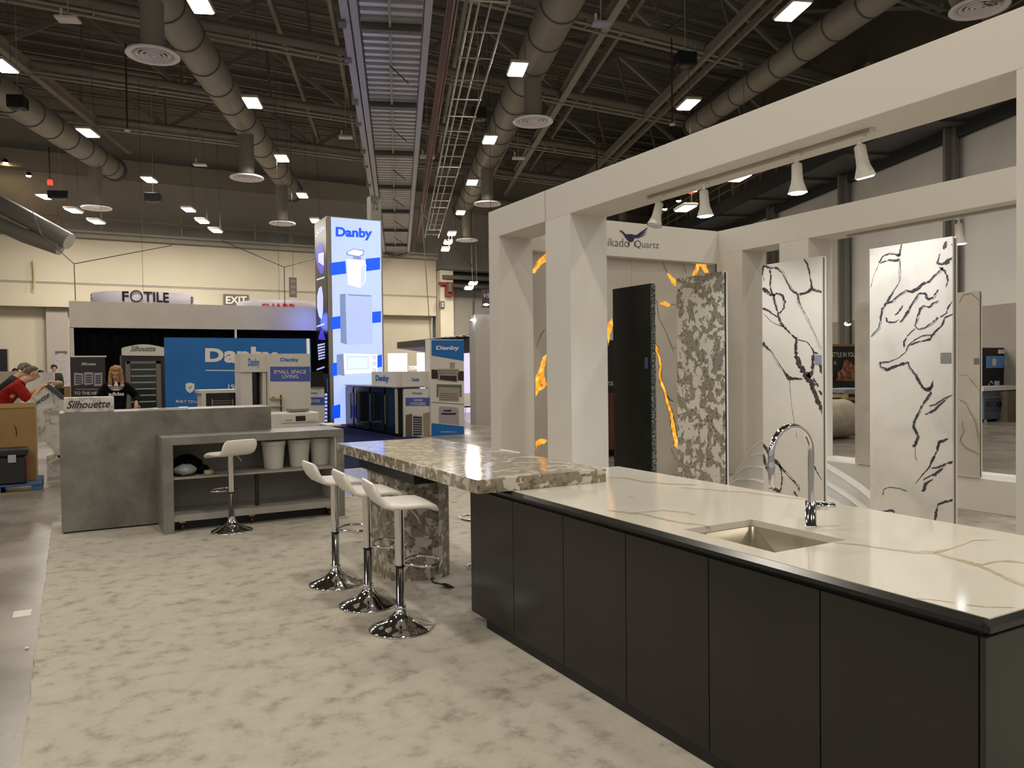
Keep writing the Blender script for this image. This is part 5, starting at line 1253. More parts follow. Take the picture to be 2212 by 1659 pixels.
t = panel_y('aisle_banner', 'dark aubergine banner reading W52 at the left edge of the portal', 'banner', 1042, 625, 1068, 664, 24, .03, mat('banner_plum', '3a2a33', .6), None)
mb = MB(); word_y(mb, 'W521', 1044, 634, 1064, 643, 24); mb.build('lettering', LETTERW, t)
mb = MB(); q_ = PY(1062, 625, 24); mb.tube([q_, (q_.x, q_.y, 13.3)], .008, 4); mb.build('cord', DARKMETAL, t)
for x, y, lab in ((1050, 659, 'small round lit lamp below the plum banner beside the portal'), (1022, 692, 'small round lit lamp on the vertical cable left of the portal')):
    t = thing('round_pendant', lab, 'lamp', PD(x, y, 24)); mb = MB(); mb.lathe([(.001, .05), (.08, .03), (.09, 0), (.001, -.02)], (0, 0, 0), 16); mb.build('bulb', SPOTM, t, True)
    mb = MB(); mb.tube([(0, 0, .05), (0, 0, .6)], .01, 5); mb.build('cord', DARKMETAL, t, True)
t = thing('projector_bracket', 'red bracket with grey projector on the wall corner column', 'bracket', PY(960, 625, YW-1.5))
mb = MB(); pbox(mb, 950, 609, 970, 615, YW-1.6, .2); pbox(mb, 965, 609, 979, 640, YW-1.7, .3); mb.build('bracket_arm', mat('bracket_red', '6e1d18', .5), t)
mb = MB(); pbox(mb, 969, 611, 976, 630, YW-1.9, .2); mb.build('projector', GREY, t)
t = thing('junction_box', 'grey junction box on the wall corner column under the red bracket', 'box', PY(955, 657, YW-1.5))
mb = MB(); pbox(mb, 950, 650, 961, 665, YW-1.5, .15, bev=.02); mb.build('box', GREY, t)
mb = MB(); pbox(mb, 955, 655, 958, 657.5, YW-1.52, .02); pbox(mb, 955, 660, 958, 662, YW-1.52, .02); mb.build('label_plate', PAPER, t)
mb = MB(); mb.tube([PY(71, 562, YW-1), PY(74, 600, YW-1), PY(73, 625, YW-1)], .05, 5)
tag(mb.build('wall_strap', mat('strap', 'a89a6c', .6)), 'thin yellowish strap hanging on the cream wall at left', 'strap')

# ------------------------------------------------------------------ far left: ladder, crates, dark door
t = thing('step_ladder', 'tall white step ladder standing in front of the back wall at left', 'ladder', PD(134, 838, 30))
base = PD(134, 838, 30); H_ = PD(134, 763, 30).z-base.z; base.z = 0; t.location = (base.x, base.y, 0)
hh = PD(134, 763, 30).z
mb = MB(); mb.obox((-.32, 0, 0), (-.15, 0, hh), .06, .1); mb.obox((.32, 0, 0), (.15, 0, hh), .06, .1); mb.build('rails', mat('ladder_white', 'cfc9d6', .5), t, True)
for k in range(9):
    u = (k+1)/10; w = .32-.17*u; mb = MB(); mb.box(-w, w, -.05, .05, hh*u-.03, hh*u+.03); mb.build('step', mat('ladder_white', 'cfc9d6', .5), t, True)
mb = MB(); mb.obox((-.3, .9, 0), (-.14, .05, hh), .05, .07); mb.obox((.3, .9, 0), (.14, .05, hh), .05, .07); mb.box(-.2, .2, -.08, .1, hh, hh+.08); mb.build('rear_frame', mat('ladder_grey', '6f6b70', .5), t, True)
panel_y('white_crate', 'white wrapped crate behind the two bending men', 'crate', 60, 805, 117, 870, 26, 1.2, mat('wrap_white', 'cfccc8', .35), 0)
panel_y('partition', 'low beige partition at the far left behind the men', 'partition', -60, 803, 42, 880, 24, .2, mat('partition_beige', '9f9583', .6), 0)
panel_y('dark_cabinet', 'dark cabinet with glossy front at the far left edge', 'cabinet', -30, 754, 16, 803, 27, .6, mat('dark_cab', '15110f', .2), None)
panel_y('cardboard_box', 'small tan box with papers behind the tilted marble board', 'box', 138, 835, 152, 862, 18, .5, mat('tan', '9a7a4c', .7), 0)
t = thing('tool_bag', 'dark bag and case lying behind the tilted marble board', 'bag', PY(125, 850, 17))
mb = MB(); a, b = PY(114, 868, 17), PY(138, 833, 17); mb.box(a.x, b.x, 17, 17.5, 0, b.z, bev=.05); mb.build('bag_body', mat('bag_dark', '1b1d1a', .7), t)
t = thing('yellow_helmet', 'rounded tan cap on the dark case behind the marble board', 'helmet', PY(125, 832, 17.2))
mb = MB(); mb.lathe([(.08, 0), (.09, .03), (.07, .07), (.001, .09)], (0, 0, 0), 16); mb.build('shell', mat('ochre', 'b08a4a', .5), t, True)

# tilted marble board, pallet, carton, tool box
YM2 = 15.0
t = thing('marble_board', 'tilted marbled sign board with black script, held by the two men', 'sign', (PY(100, 900, YM2).x, YM2, 0))
pts = [(99, 836), (165, 888), (165, 940), (128, 990), (90, 945), (40, 884), (52, 872)]
mb = MB(); mb.prism([PY(x, y, YM2) for x, y in pts], (0, .3, 0)); mb.build('board', MARBLE, t)
mb = MB(); mb.obox(PY(102, 834, YM2+.1)+Vector((0, 0, .02)), PY(137, 862, YM2+.1)+Vector((0, 0, .02)), .3, .06); mb.build('dark_edge', mat('edge_violet', '3e3a40', .4), t)
mb = MB(); d = Vector((-.015, -.01, 0))
lettering(mb, 'uette', PY(76, 878, YM2)+Vector((0, -.01, 0)), PY(108, 856, YM2)+Vector((0, -.01, 0)), PY(72, 870, YM2)+Vector((0, -.01, 0)), 0, bold=.012, shear=.3); mb.build('lettering', INK, t)
mb = MB(); mb.box(*sorted((PY(100, 960, YM2).x, PY(150, 960, YM2).x)), YM2, YM2+.4, 0, max(.05, PY(100, 985, YM2).z)); mb.build('foot_block', MARBLE, t)
BL = noise_mat('pallet_blue', [(.3, '2c4d6c'), (.7, '3c6488')], 5, 3, .6)
t = thing('blue_pallet', 'blue wooden pallet carrying the big carton at the far left', 'pallet', (-1, 13.3, 0))
for x in (-1.62, -1.05, -.55):
    for y in (13.24, 13.7, 14.15):
        mb = MB(); mb.box(x, x+.13, y, y+.13, .022, .11); mb.build('block', BL, t)
mb = MB(); mb.box(-1.62, -.42, 13.22, 13.34, .001, .022); mb.box(-1.62, -.42, 14.18, 14.3, .001, .022); mb.build('bottom_board', mat('raw_wood', '9a8a60', .7), t)
for k in range(7):
    mb = MB(); mb.box(-1.62, -.42, 13.22+k*.155, 13.33+k*.155, .112, .134); mb.build('deck_board', BL, t)
CARD = noise_mat('cardboard', [(.3, '8a6a40'), (.7, '9c7c50')], 2, 4, .8)
t = thing('carton', 'large open cardboard carton on the blue pallet', 'carton', (-1, 13.7, .136))
cz = PY(60, 873, 13.62).z; xr_ = PY(77, 950, 13.62).x
mb = MB(); mb.box(-1.6, xr_, 13.62, 13.65, .136, cz); mb.box(-1.6, xr_, 14.2, 14.23, .136, cz); mb.box(xr_-.03, xr_, 13.65, 14.2, .136, cz); mb.box(-1.6, -1.57, 13.65, 14.2, .136, cz); mb.box(-1.57, xr_-.03, 13.65, 14.2, .136, .16); mb.build('carton_body', CARD, t)
mb = MB(); mb.box(-1.61, xr_+.012, 13.605, 13.62, cz-.05, cz+.01); mb.build('rim_fold', mat('card_light', 'a88858', .8), t)
mb = MB(); ribbon(mb, [(30, 918, 1), (34, 925, 2.5), (36, 936, 2.5), (35, 945, 1)], lambda x, y: PY(x, y, 13.617), 0, .1, 2); mb.build('dark_slit', INK, t)
t = thing('tool_box', 'black tool box with metal latch standing on the pallet in front of the carton', 'tool box', (-1, 13.4, .136))
tr, tz = PY(60, 1000, 13.26).x, PY(50, 968, 13.26).z
mb = MB(); mb.box(-1.5, tr-.02, 13.26, 13.58, .136, tz-.12, bev=.02); mb.build('case', mat('tool_black', '17181a', .45), t)
mb = MB(); mb.box(-1.5, tr, 13.245, 13.59, tz-.118, tz, bev=.025); mb.build('lid', mat('tool_black', '17181a', .45), t)
mb = MB(); a = PY(17, 993, 13.24); mb.box(a.x, a.x+.1, 13.225, 13.245, tz-.2, tz-.09, bev=.005); mb.build('latch', mat('latch_grey', 'a9a9a9', .4, .3), t)
mb = MB(); mb.box(tr-.02, tr-.005, 13.3, 13.36, .14, tz-.14); mb.box(-1.2, -1.12, 13.25, 13.26, .2, .28); mb.build('red_clip', RED, t)

# ------------------------------------------------------------------ right background booths
t = panel_y('dark_booth_wall', 'dark booth wall with navy header and white lettering seen left of the dark-veined slab', 'booth wall', 1560, 744, 1700, 905, 18.1, .1, mat('booth_black', '111214', .5), 0)
mb = MB(); pbox(mb, 1560, 700, 1700, 743, 18.05, .1); mb.build('header', mat('header_navy', '3a4460', .5), t)
mb = MB(); word_y(mb, 'LIANA', 1600, 717, 1627, 726, 18.04, bold=.02); word_y(mb, 'pavelia', 1602, 727, 1627, 731, 18.04); quad_y(mb, [(1617, 705), (1618, 705), (1616, 903), (1614.5, 903)], 18.04, 0); mb.build('lettering', LETTERW, t)
mb = MB(); c = PY(1655, 822, 18.03); r = PY(1692, 822, 18.03).x-c.x
mb.poly([c+Vector((r*math.cos(a)*(1+.04*math.sin(7*a)), 0, r*1.1*math.sin(a)*(1+.05*math.sin(5*a+1)))) for a in [2*math.pi*k/40 for k in range(40)]], 0)
mb.build('pizza_picture', noise_mat('pizza_print', [(.3, '8c2f10'), (.48, 'b8501c'), (.56, 'c8863c'), (.66, 'd8b890')], 5, 3, .5), t)
t = panel_y('white_cabinet', 'white cabinet with dark top below the pizza picture', 'cabinet', 1629, 843, 1700, 893, 17.2, .6, PLASTIC, None, 'body')
mb = MB(); pbox(mb, 1626, 838, 1702, 843, 17.15, .7); mb.build('top', INK, t)
mb = MB(); pbox(mb, 1632, 893, 1634, 906, 17.25, .05, 0, 0.0); pbox(mb, 1695, 893, 1697, 906, 17.25, .05, 0, .0); mb.build('leg', STEEL, t)
def lampy(x, y, d, label):
    t = thing('booth_lamp', label, 'lamp', PD(x, y, d))
    mb = MB(); mb.lathe([(.001, .08), (.09, .05), (.11, 0)], (0, 0, 0), 14); mb.build('shade', STEEL, t, True)
    mb = MB(); mb.lathe([(.001, -.05), (.07, -.03), (.09, .01)], (0, 0, 0), 14); mb.build('bulb', SPOTM, t, True)
    mb = MB(); mb.tube([(0, 0, .06), (.2, .1, .12), (.45, .3, .1)], .015, 6); mb.build('arm', STEEL, t, True)
lampy(1628, 701, 24, 'small lit arm lamp over the navy header'); lampy(1831, 700, 22, 'bright arm lamp seen between the dark-veined slab and the pale slab')
t = panel_y('dark_booth_wall', 'black booth wall with white slogan and ribs picture seen between two slabs', 'booth wall', 1770, 748, 1885, 900, 17.0, .1, mat('booth_black', '111214', .5), 0)
mb = MB(); pbox(mb, 1770, 743, 1885, 748, 16.98, .12); mb.build('wood_strip', mat('strip_wood', '8a6c48', .6), t)
mb = MB(); word_y(mb, 'STYLE IN YOUR', 1797, 761, 1852, 771, 16.98); word_y(mb, 'S.', 1801, 780, 1808, 787, 16.98); mb.build('lettering', LETTERW, t)
mb = MB(); quad_y(mb, [(1806, 822), (1808, 805), (1818, 798), (1822, 780), (1830, 776), (1838, 782), (1850, 794), (1862, 800), (1862, 824)], 16.98, 0); mb.build('ribs_picture', noise_mat('ribs_print', [(.3, '3a1c10'), (.5, '7a4630'), (.7, 'b08464')], 9, 3, .5), t)
PW = noise_mat('pallet_wood', [(.3, '97835c'), (.7, 'b39d74')], 4, 3, .7)
pc = PZ(1824, 938, 0)
for k in range(7):
    z = k*.15
    t = thing('wooden_pallet', '', 'pallet', (pc.x, pc.y, z+.001), .03*((k*37) % 5-2), group='pallets in the stack between the slabs')
    t['label'] = 'raw wooden pallet in the stack, ' + ['bottom one', 'second from the bottom', 'third from the bottom', 'fourth from the bottom', 'fifth from the bottom', 'second from the top', 'topmost one'][k]
    mb = MB()
    for j in range(6): mb.box(-.6, .6, -.5+j*.18, -.4+j*.18, .115, .135)
    mb.build('deck_boards', PW, t, True)
    mb = MB()
    for x in (-.6, -.05, .5):
        mb.box(x, x+.1, -.5, .5, .02, .114)
    mb.build('stringers', PW, t, True)
    mb = MB(); mb.box(-.6, .6, -.5, -.4, .0, .019); mb.box(-.6, .6, .4, .5, .0, .019); mb.build('bottom_boards', PW, t, True)
mb = MB(); mb.box(pc.x-.65, pc.x+.65, pc.y-.5, pc.y+.5, 1.04, 1.12); tag(mb.build('stacked_panel', mat('panel_blue_grey', '767d8a', .4)), 'grey board lying on top of the pallet stack', 'board')
t = panel_y('dark_booth_wall', 'black booth wall with blue sign seen at the right through the rear frame', 'booth wall', 2110, 751, 2240, 900, 13.5, .1, mat('booth_black', '111214', .5), 0)
mb = MB(); pbox(mb, 2159, 755, 2230, 764, 13.45, .04); mb.build('name_strip', PAPER, t)
mb = MB(); word_y(mb, 'TOMORROW', 2173, 758, 2190, 761, 13.44); mb.build('lettering', INK, t)
mb = MB(); pbox(mb, 2132, 769, 2186, 795, 13.46, .03); mb.build('blue_sign', mat('sky_sign', '5f93cc', .5), t)
mb = MB()
for x in (2147, 2174):
    c = PY(x, 782, 13.45); mb.poly([c+Vector((.12*math.cos(a), -.005, .12*math.sin(a))) for a in [2*math.pi*k/20 for k in range(20)]])
quad_y(mb, [(2186, 769), (2215, 769), (2215, 795), (2186, 795)], 13.46, 0)
mb.build('sign_discs', PAPER, t)
t = thing('range_cooker', 'blue-grey retro range cooker seen at the far right through the rear frame', 'cooker', PY(2128, 870, 13.0))
t.location.z = 0
mb = MB(); pbox(mb, 2126, 846, 2174, 896, 12.9, .6, 0, .08); mb.build('body', mat('cooker_blue', '4b5568', .35), t)
for x in (2129, 2151):
    mb = MB(); pbox(mb, x, 862, x+19, 888, 12.87, .03, 0, bev=.01); mb.build('oven_door', mat('cooker_door', '3c4557', .35), t)
mb = MB(); pbox(mb, 2132, 868, 2145, 879, 12.855, .012); pbox(mb, 2154, 868, 2167, 879, 12.855, .012); mb.build('oven_window', BLACKGLOSS, t)
mb = MB(); pbox(mb, 2129, 858, 2172, 859.5, 12.83, .02); mb.build('handle', STEEL, t)
mb = MB(); pbox(mb, 2124, 836, 2215, 845, 12.85, .8); mb.build('cooktop', PLASTIC, t)
mb = MB()
for x in (2129, 2168): pbox(mb, x, 896, x+3, 906, 12.95, .05, 0, .0)
mb.build('foot', PLASTIC, t)
t = panel_y('sack', 'taupe covered block beside the range cooker', 'block', 2176, 846, 2204, 900, 12.7, .3, mat('sack_taupe', '6d6354', .8), 0, 'cover')
mb = MB(); mb.tube([PY(2136, 836, 13.1), PY(2137, 826, 13.1), PY(2141, 823, 13.1), PY(2144, 828, 13.1)], .012, 8); tag(mb.build('small_tap', CHROME), 'small tap on the white top at the far right', 'tap')
for x, lab in ((2150, 'small blue card on the white top, left one'), (2196, 'small blue card on the white top, right one')):
    mb = MB(); pbox(mb, x, 823, x+9, 836, 13.2, .02); tag(mb.build('card_holder', mat('card_blue', '86aede', .5)), lab, 'card')
mb = MB(); c = PZ(1625, 968, 0); r = .45; mb.tube([(c.x-1.2, c.y+.5, r), (c.x+3.5, c.y+.5, r)], r, 28)
tag(mb.build('carpet_roll', noise_mat('roll_beige', [(.3, '8f8778'), (.7, 'a39a89')], 4, 3, .9)), 'big beige carpet roll lying behind the rear portal frame', 'carpet roll')
mb = MB(); a = PX(0, 0, 1); mb.prism([SW(7.8, .15, 3.6), SW(11.7, .15, 3.6), SW(11.7, .15, 7.0), SW(7.8, .15, 7.0)], HN*.06)
tag(mb.build('door_1', mat('rollup_door', '80807e', .6)), kind='structure')

# ------------------------------------------------------------------ people
SKIN = noise_mat('skin', [(.3, 'b98a70'), (.7, 'c89a80')], 8, 2, .55)
def skin_obj(name, V, E, Rd, m, parent, sub=2, root=0):
    me = bpy.data.meshes.new(name); me.from_pydata(V, E, []); me.update(); me.materials.append(m)
    o = bpy.data.objects.new(name, me); COL.objects.link(o); o.parent = parent
    md = o.modifiers.new('skin', 'SKIN'); md.use_smooth_shade = True
    sv = me.skin_vertices[0].data
    for i, r in enumerate(Rd): sv[i].radius = (r, r) if not isinstance(r, tuple) else r
    for i in range(len(V)): sv[i].use_root = (i == root)
    ms = o.modifiers.new('sub', 'SUBSURF'); ms.levels = sub; ms.render_levels = sub
    return o
def graph(J, chains):
    names = list(J); idx = {n: i for i, n in enumerate(names)}
    E = []
    for c in chains:
        for a, b in zip(c[:-1], c[1:]):
            if (idx[a], idx[b]) not in E: E.append((idx[a], idx[b]))
    return [J[n][0] for n in names], E, [J[n][1] for n in names]
def fingers(J, chains, hand, at, dirv, side, s=1.):
    """five curled fingers from the palm point `at`, pointing along dirv, spread along side"""
    at, d, sd = Vector(at), Vector(dirv).normalized(), Vector(side).normalized()
    dn = d.cross(sd)
    if dn.z > 0: dn = -dn
    for k, (o, L) in enumerate(((-.032, .062), (-.011, .074), (.011, .07), (.03, .055))):
        b = at+sd*o*s; n1, n2, n3 = '%sf%da' % (hand, k), '%sf%db' % (hand, k), '%sf%dc' % (hand, k)
        J[n1] = (tuple(b+d*.035*s), .0105*s); J[n2] = (tuple(b+d*(.035+L*.5)*s+dn*.006), .0092*s); J[n3] = (tuple(b+d*(.035+L*.9)*s+dn*.025), .008*s)
        chains.append((hand, n1, n2, n3))
    n1, n2 = hand+'ta', hand+'tb'
    J[n1] = (tuple(at-sd*.045*s+d*.0), .012*s); J[n2] = (tuple(at-sd*.065*s+d*.035*s), .0095*s); chains.append((hand, n1, n2))
def head_joints(J, chains, neck, hc, fwd, s=1.):
    """skull, jaw, nose and ears around the head centre hc; fwd = where the face looks"""
    hc, f = Vector(hc), Vector(fwd).normalized(); up = (Vector((0, 0, 1))-f*f.z).normalized(); sd = f.cross(up)
    J['jaw'] = (tuple(hc-up*.075*s+f*.03*s), .062*s); J['skull'] = (tuple(hc), .088*s); J['crown'] = (tuple(hc+up*.06*s-f*.01*s), .075*s)
    chains.append((neck, 'jaw', 'skull', 'crown'))
    return hc, f, up, sd
def ellipsoid(mb, c, ax, r, n=12, fn=None):
    """ax = three unit axes, r = three radii; fn(u) scales the radius along direction u"""
    rings = []
    for i in range(n+1):
        th = math.pi*(i+.001)/(n+.002); R = []
        for j in range(2*n):
            ph = math.pi*j/n
            u = (math.sin(th)*math.cos(ph), math.sin(th)*math.sin(ph), math.cos(th)); k_ = fn(u) if fn else 1.
            R.append(c+ax[0]*(u[0]*r[0]*k_)+ax[1]*(u[1]*r[1]*k_)+ax[2]*(u[2]*r[2]*k_))
        rings.append(R)
    return mb.loft(rings, 0, True, True)
def face(parent, hc, f, up, sd, s=1.):
    for q in (1, -1):
        mb = MB(); c = hc+f*.083*s+sd*(.033*q)*s+up*.0*s; ellipsoid(mb, c, (f, sd, up), (.010, .013, .007), 6); mb.build('eye', mat('eye_dark', '3a2a22', .3), parent, True)
        mb = MB(); c = c+up*.022*s-f*.001; mb.obox(c-sd*.017, c+sd*.017, .010, .006); mb.build('eyebrow', mat('brow', '6a5444', .8), parent, True)
        mb = MB(); ellipsoid(mb, hc+sd*(.092*q)*s-up*.012-f*.012, (f, sd, up), (.018, .010, .032), 6); mb.build('ear', SKIN, parent, True)
    mb = MB(); ellipsoid(mb, hc+f*.092*s-up*.026*s, (f, sd, up), (.024, .014, .030), 8, lambda u: 1.-.35*max(0, u[2])); mb.build('nose', SKIN, parent, True)
    mb = MB(); ellipsoid(mb, hc+f*.086*s-up*.072*s, (f, sd, up), (.010, .024, .007), 6); mb.build('mouth', mat('lips', '9a6256', .5), parent, True)
def hair_cap(parent, hj, m, r=.112, low=-.55, thin=False):
    hc, f, up, sd = hj; mb = MB()
    def fn(u):
        if u[0] > (.0 if thin else .35) and u[2] < (.62 if not thin else .60): return .62
        if thin and u[0] > -.25 and u[2] < .1: return .62
        if u[2] < low: return .6
        return 1.+.03*math.sin(9*u[1])+.02*math.sin(13*u[2])
    ellipsoid(mb, hc+up*.022-f*.012, (f, sd, up), (r*1.06, r*.93, r*1.02), 20, fn); return mb.build('hair', m, parent, True)

# woman behind the counter
wy = 15.5; wx = PY(251, 800, wy).x
wt_ = PY(251, 785, wy).z
W1 = thing('person', 'woman with long blonde hair in a black sweatshirt, head bowed behind the grey counter', 'person', (wx, wy, .0), math.radians(-4))
k = wt_/1.80
J = {'pelvis': ((0, 0, .93*k), .14), 'waist': ((0, -.02, 1.08*k), .12), 'chest': ((0, -.05, 1.30*k), .14), 'neck': ((0, -.07, 1.46*k), .055), 'neck2': ((0, -.10, 1.51*k), .05)}
ch = [('pelvis', 'waist', 'chest', 'neck', 'neck2')]
hp = Vector((0, -.14, 1.635*k)); hj = head_joints(J, ch, 'neck2', hp, (-.1, -.85, -.45))
for q, n in ((1, 'r'), (-1, 'l')):
    J['sh'+n] = ((.17*q, -.05, 1.40*k), .06)
    if q == 1:
        J['el'+n] = ((.33, -.04, 1.22*k), .045); J['wr'+n] = ((.31, -.26, 1.20), .028); J['ha'+n] = ((.31, -.31, 1.13), .032); hd = (0, -.4, -1)
    else:
        J['el'+n] = ((-.32, -.06, 1.14*k), .045); J['wr'+n] = ((-.24, -.28, 1.02), .028); J['ha'+n] = ((-.22, -.34, .985), .03); hd = (.3, -1, -.35)
    ch.append(('chest', 'sh'+n, 'el'+n, 'wr'+n, 'ha'+n)); fingers(J, ch, 'ha'+n, J['ha'+n][0], hd, (1*-q, 0, 0))
    J['hip'+n] = ((.09*q, 0, .88*k), .1); J['kn'+n] = ((.10*q, -.01, .48*k), .06); J['an'+n] = ((.10*q, .02, .08*k), .04); J['to'+n] = ((.11*q, -.14, .04), .035)
    ch.append(('pelvis', 'hip'+n, 'kn'+n, 'an'+n, 'to'+n))
skin_obj('body', *graph(J, ch), SKIN, W1)
face(W1, *hj)
J2 = {n: (J[n][0], r) for n, r in (('pelvis', .165), ('waist', .155), ('chest', .175), ('neck', .085), ('shr', .095), ('elr', .07), ('wrr', .04), ('shl', .095), ('ell', .07), ('wrl', .04))}
FB = noise_mat('black_sweatshirt', [(.3, '0a0a0c'), (.7, '121214')], 20, 3, .9, .1)
skin_obj('sweatshirt', *graph(J2, [('pelvis', 'waist', 'chest', 'neck'), ('chest', 'shr', 'elr', 'wrr'), ('chest', 'shl', 'ell', 'wrl')]), FB, W1)
J3 = {n: (J[n][0], r) for n, r in (('pelvis', .16), ('hipr', .12), ('knr', .08), ('anr', .065), ('hipl', .12), ('knl', .08), ('anl', .065))}
skin_obj('trousers', *graph(J3, [('pelvis', 'hipr', 'knr', 'anr'), ('pelvis', 'hipl', 'knl', 'anl')]), FB, W1)
HAIR = noise_mat('blonde_hair', [(.3, '6b4c2c'), (.5, '9a7444'), (.7, 'b8935c')], 30, 4, .6, .4, (3, 3, .3))
hc_, f_, up_, sd_ = hj
hv = {}; hcs = []
for q in (1, -1):
    hv['a%d' % q] = (tuple(hc_+sd_*(.06*q)+up_*.06+f_*.02), .045); hv['b%d' % q] = (tuple(hc_+sd_*(.088*q)-up_*.02+f_*.035), .034); hv['c%d' % q] = (tuple(hc_+sd_*(.095*q)+Vector((0, -.03, -.15))), .036); hv['d%d' % q] = (tuple(hc_+sd_*(.085*q)+Vector((0, -.04, -.25))), .028); hv['e%d' % q] = (tuple(hc_+sd_*(.08*q)+Vector((0, -.04, -.30))), .012)
    hcs.append(('a%d' % q, 'b%d' % q, 'c%d' % q, 'd%d' % q, 'e%d' % q))
HG = graph({n: v for n, v in hv.items() if n.endswith('1') and '-' not in n}, [hcs[0]])
skin_obj('hair_lock', *HG, HAIR, W1)
skin_obj('hair_lock', *graph({n: v for n, v in hv.items() if '-' in n}, [hcs[1]]), HAIR, W1)
hair_cap(W1, hj, HAIR, .116, -.8)
# chest emblem and word (three leaves over three bars)
mb = MB(); ey = -.27; ez = PY(251, 823, 15.3).z
def leaf(a0, L, w):
    P = []
    for i in range(13):
        u = i/12; P.append((w*math.sin(math.pi*u)**.8, L*u))
    for i in range(11, 0, -1):
        u = i/12; P.append((-w*math.sin(math.pi*u)**.8, L*u))
    return [(x*math.cos(a0)+y*math.sin(a0), -x*math.sin(a0)+y*math.cos(a0)) for x, y in P]
for a0, L in ((0, .165), (math.radians(52), .165), (math.radians(-52), .165)):
    mb.poly([(x, ey+.02*abs(x)/.1, ez-.165+y) for x, y in leaf(a0, L, .034)])
for i_ in range(3): mb.box(-.12, .12, ey-.004, ey+.02, ez-.135+i_*.022, ez-.129+i_*.022, 1)
lettering(mb, 'adidas', (-.12, ey, ez-.255), (.12, ey, ez-.255), (-.12, ey, ez-.19), 0, bold=.02)
mb.build('chest_print', [LETTERW, FB], W1, True)

def bent_man(label, loc, rz, k, shirt, hairm, reach, hz, lean=.55):
    T = thing('person', label, 'person', loc, rz)
    # local +X = direction he leans
    sx = lean
    J = {'pelvis': ((0, 0, .92*k), .15), 'waist': ((sx*.3, 0, 1.06*k), .135), 'chest': ((sx*.72, 0, 1.26*k), .155), 'neck': ((sx*.98, 0, 1.38*k), .075), 'neck2': ((sx*1.08, 0, 1.42*k), .068)}
    ch = [('pelvis', 'waist', 'chest', 'neck', 'neck2')]
    hj = head_joints(J, ch, 'neck2', (sx*1.1+.085, 0, 1.485*k), (.97, 0, -.2))
    for q, n in ((1, 'r'), (-1, 'l')):
        J['sh'+n] = ((sx*.85, -.19*q, 1.29*k), .07); J['el'+n] = ((sx*.85+.16, -.20*q, 1.08*k), .05)
        J['wr'+n] = ((reach-.07, -.08*q, hz+.0), .032); J['ha'+n] = ((reach, -.07*q, hz+.03), .034)
        ch.append(('chest', 'sh'+n, 'el'+n, 'wr'+n, 'ha'+n)); fingers(J, ch, 'ha'+n, J['ha'+n][0], (1, 0, .2), (0, q, 0))
        J['hip'+n] = ((-.02, -.1*q, .86*k), .11); J['kn'+n] = ((.0, -.11*q, .48*k), .07); J['an'+n] = ((-.04, -.11*q, .08), .045); J['to'+n] = ((.12, -.12*q, .045), .04)
        ch.append(('pelvis', 'hip'+n, 'kn'+n, 'an'+n, 'to'+n))
    skin_obj('body', *graph(J, ch), SKIN, T); face(T, *hj)
    Q = {n: (J[n][0], r) for n, r in (('pelvis', .17), ('waist', .165), ('chest', .19), ('neck', .09), ('shr', .1), ('elr', .075), ('shl', .1), ('ell', .075))}
    skin_obj('shirt', *graph(Q, [('pelvis', 'waist', 'chest', 'neck'), ('chest', 'shr', 'elr'), ('chest', 'shl', 'ell')]), shirt, T)
    Q = {n: (J[n][0], r) for n, r in (('pelvis', .165), ('hipr', .125), ('knr', .09), ('anr', .07), ('hipl', .125), ('knl', .09), ('anl', .07))}
    skin_obj('trousers', *graph(Q, [('pelvis', 'hipr', 'knr', 'anr'), ('pelvis', 'hipl', 'knl', 'anl')]), mat('denim', '23262e', .9), T)
    hair_cap(T, hj, hairm, .108, -.45, True)
    return T
GH = noise_mat('grey_hair', [(.3, '4f463c'), (.7, '7d7264')], 30, 3, .7)
RF = noise_mat('red_fleece', [(.3, '7a1512'), (.7, '921d17')], 12, 3, .9, .2)
my = 15.5
def man_at(px_, py_, Y, k, lean): # feet so that the head projects at px,py
    p = PY(px_, py_, Y); return (p.x-lean*1.1-.1, Y, 0), p.z
loc, hz_ = man_at(73, 805, my, 1., .5)
bent_man('man in a red fleece bending forward over the tilted marble board, nearest of the two', loc, 0, (hz_)/1.50, RF, noise_mat('short_hair', [(.3, '453a30'), (.7, '6e6254')], 30, 3, .7), PY(100, 833, my).x-loc[0], PY(100, 836, my).z, .5)
loc, hz_ = man_at(57, 797, 16.3, 1., .42)
bent_man('grey-haired man in a dark shirt bending behind the man in red', loc, 0, (hz_)/1.50, mat('black_shirt', '121212', .9), GH, PY(108, 829, 16.3).x-loc[0], PY(108, 829, 16.3).z, .42)
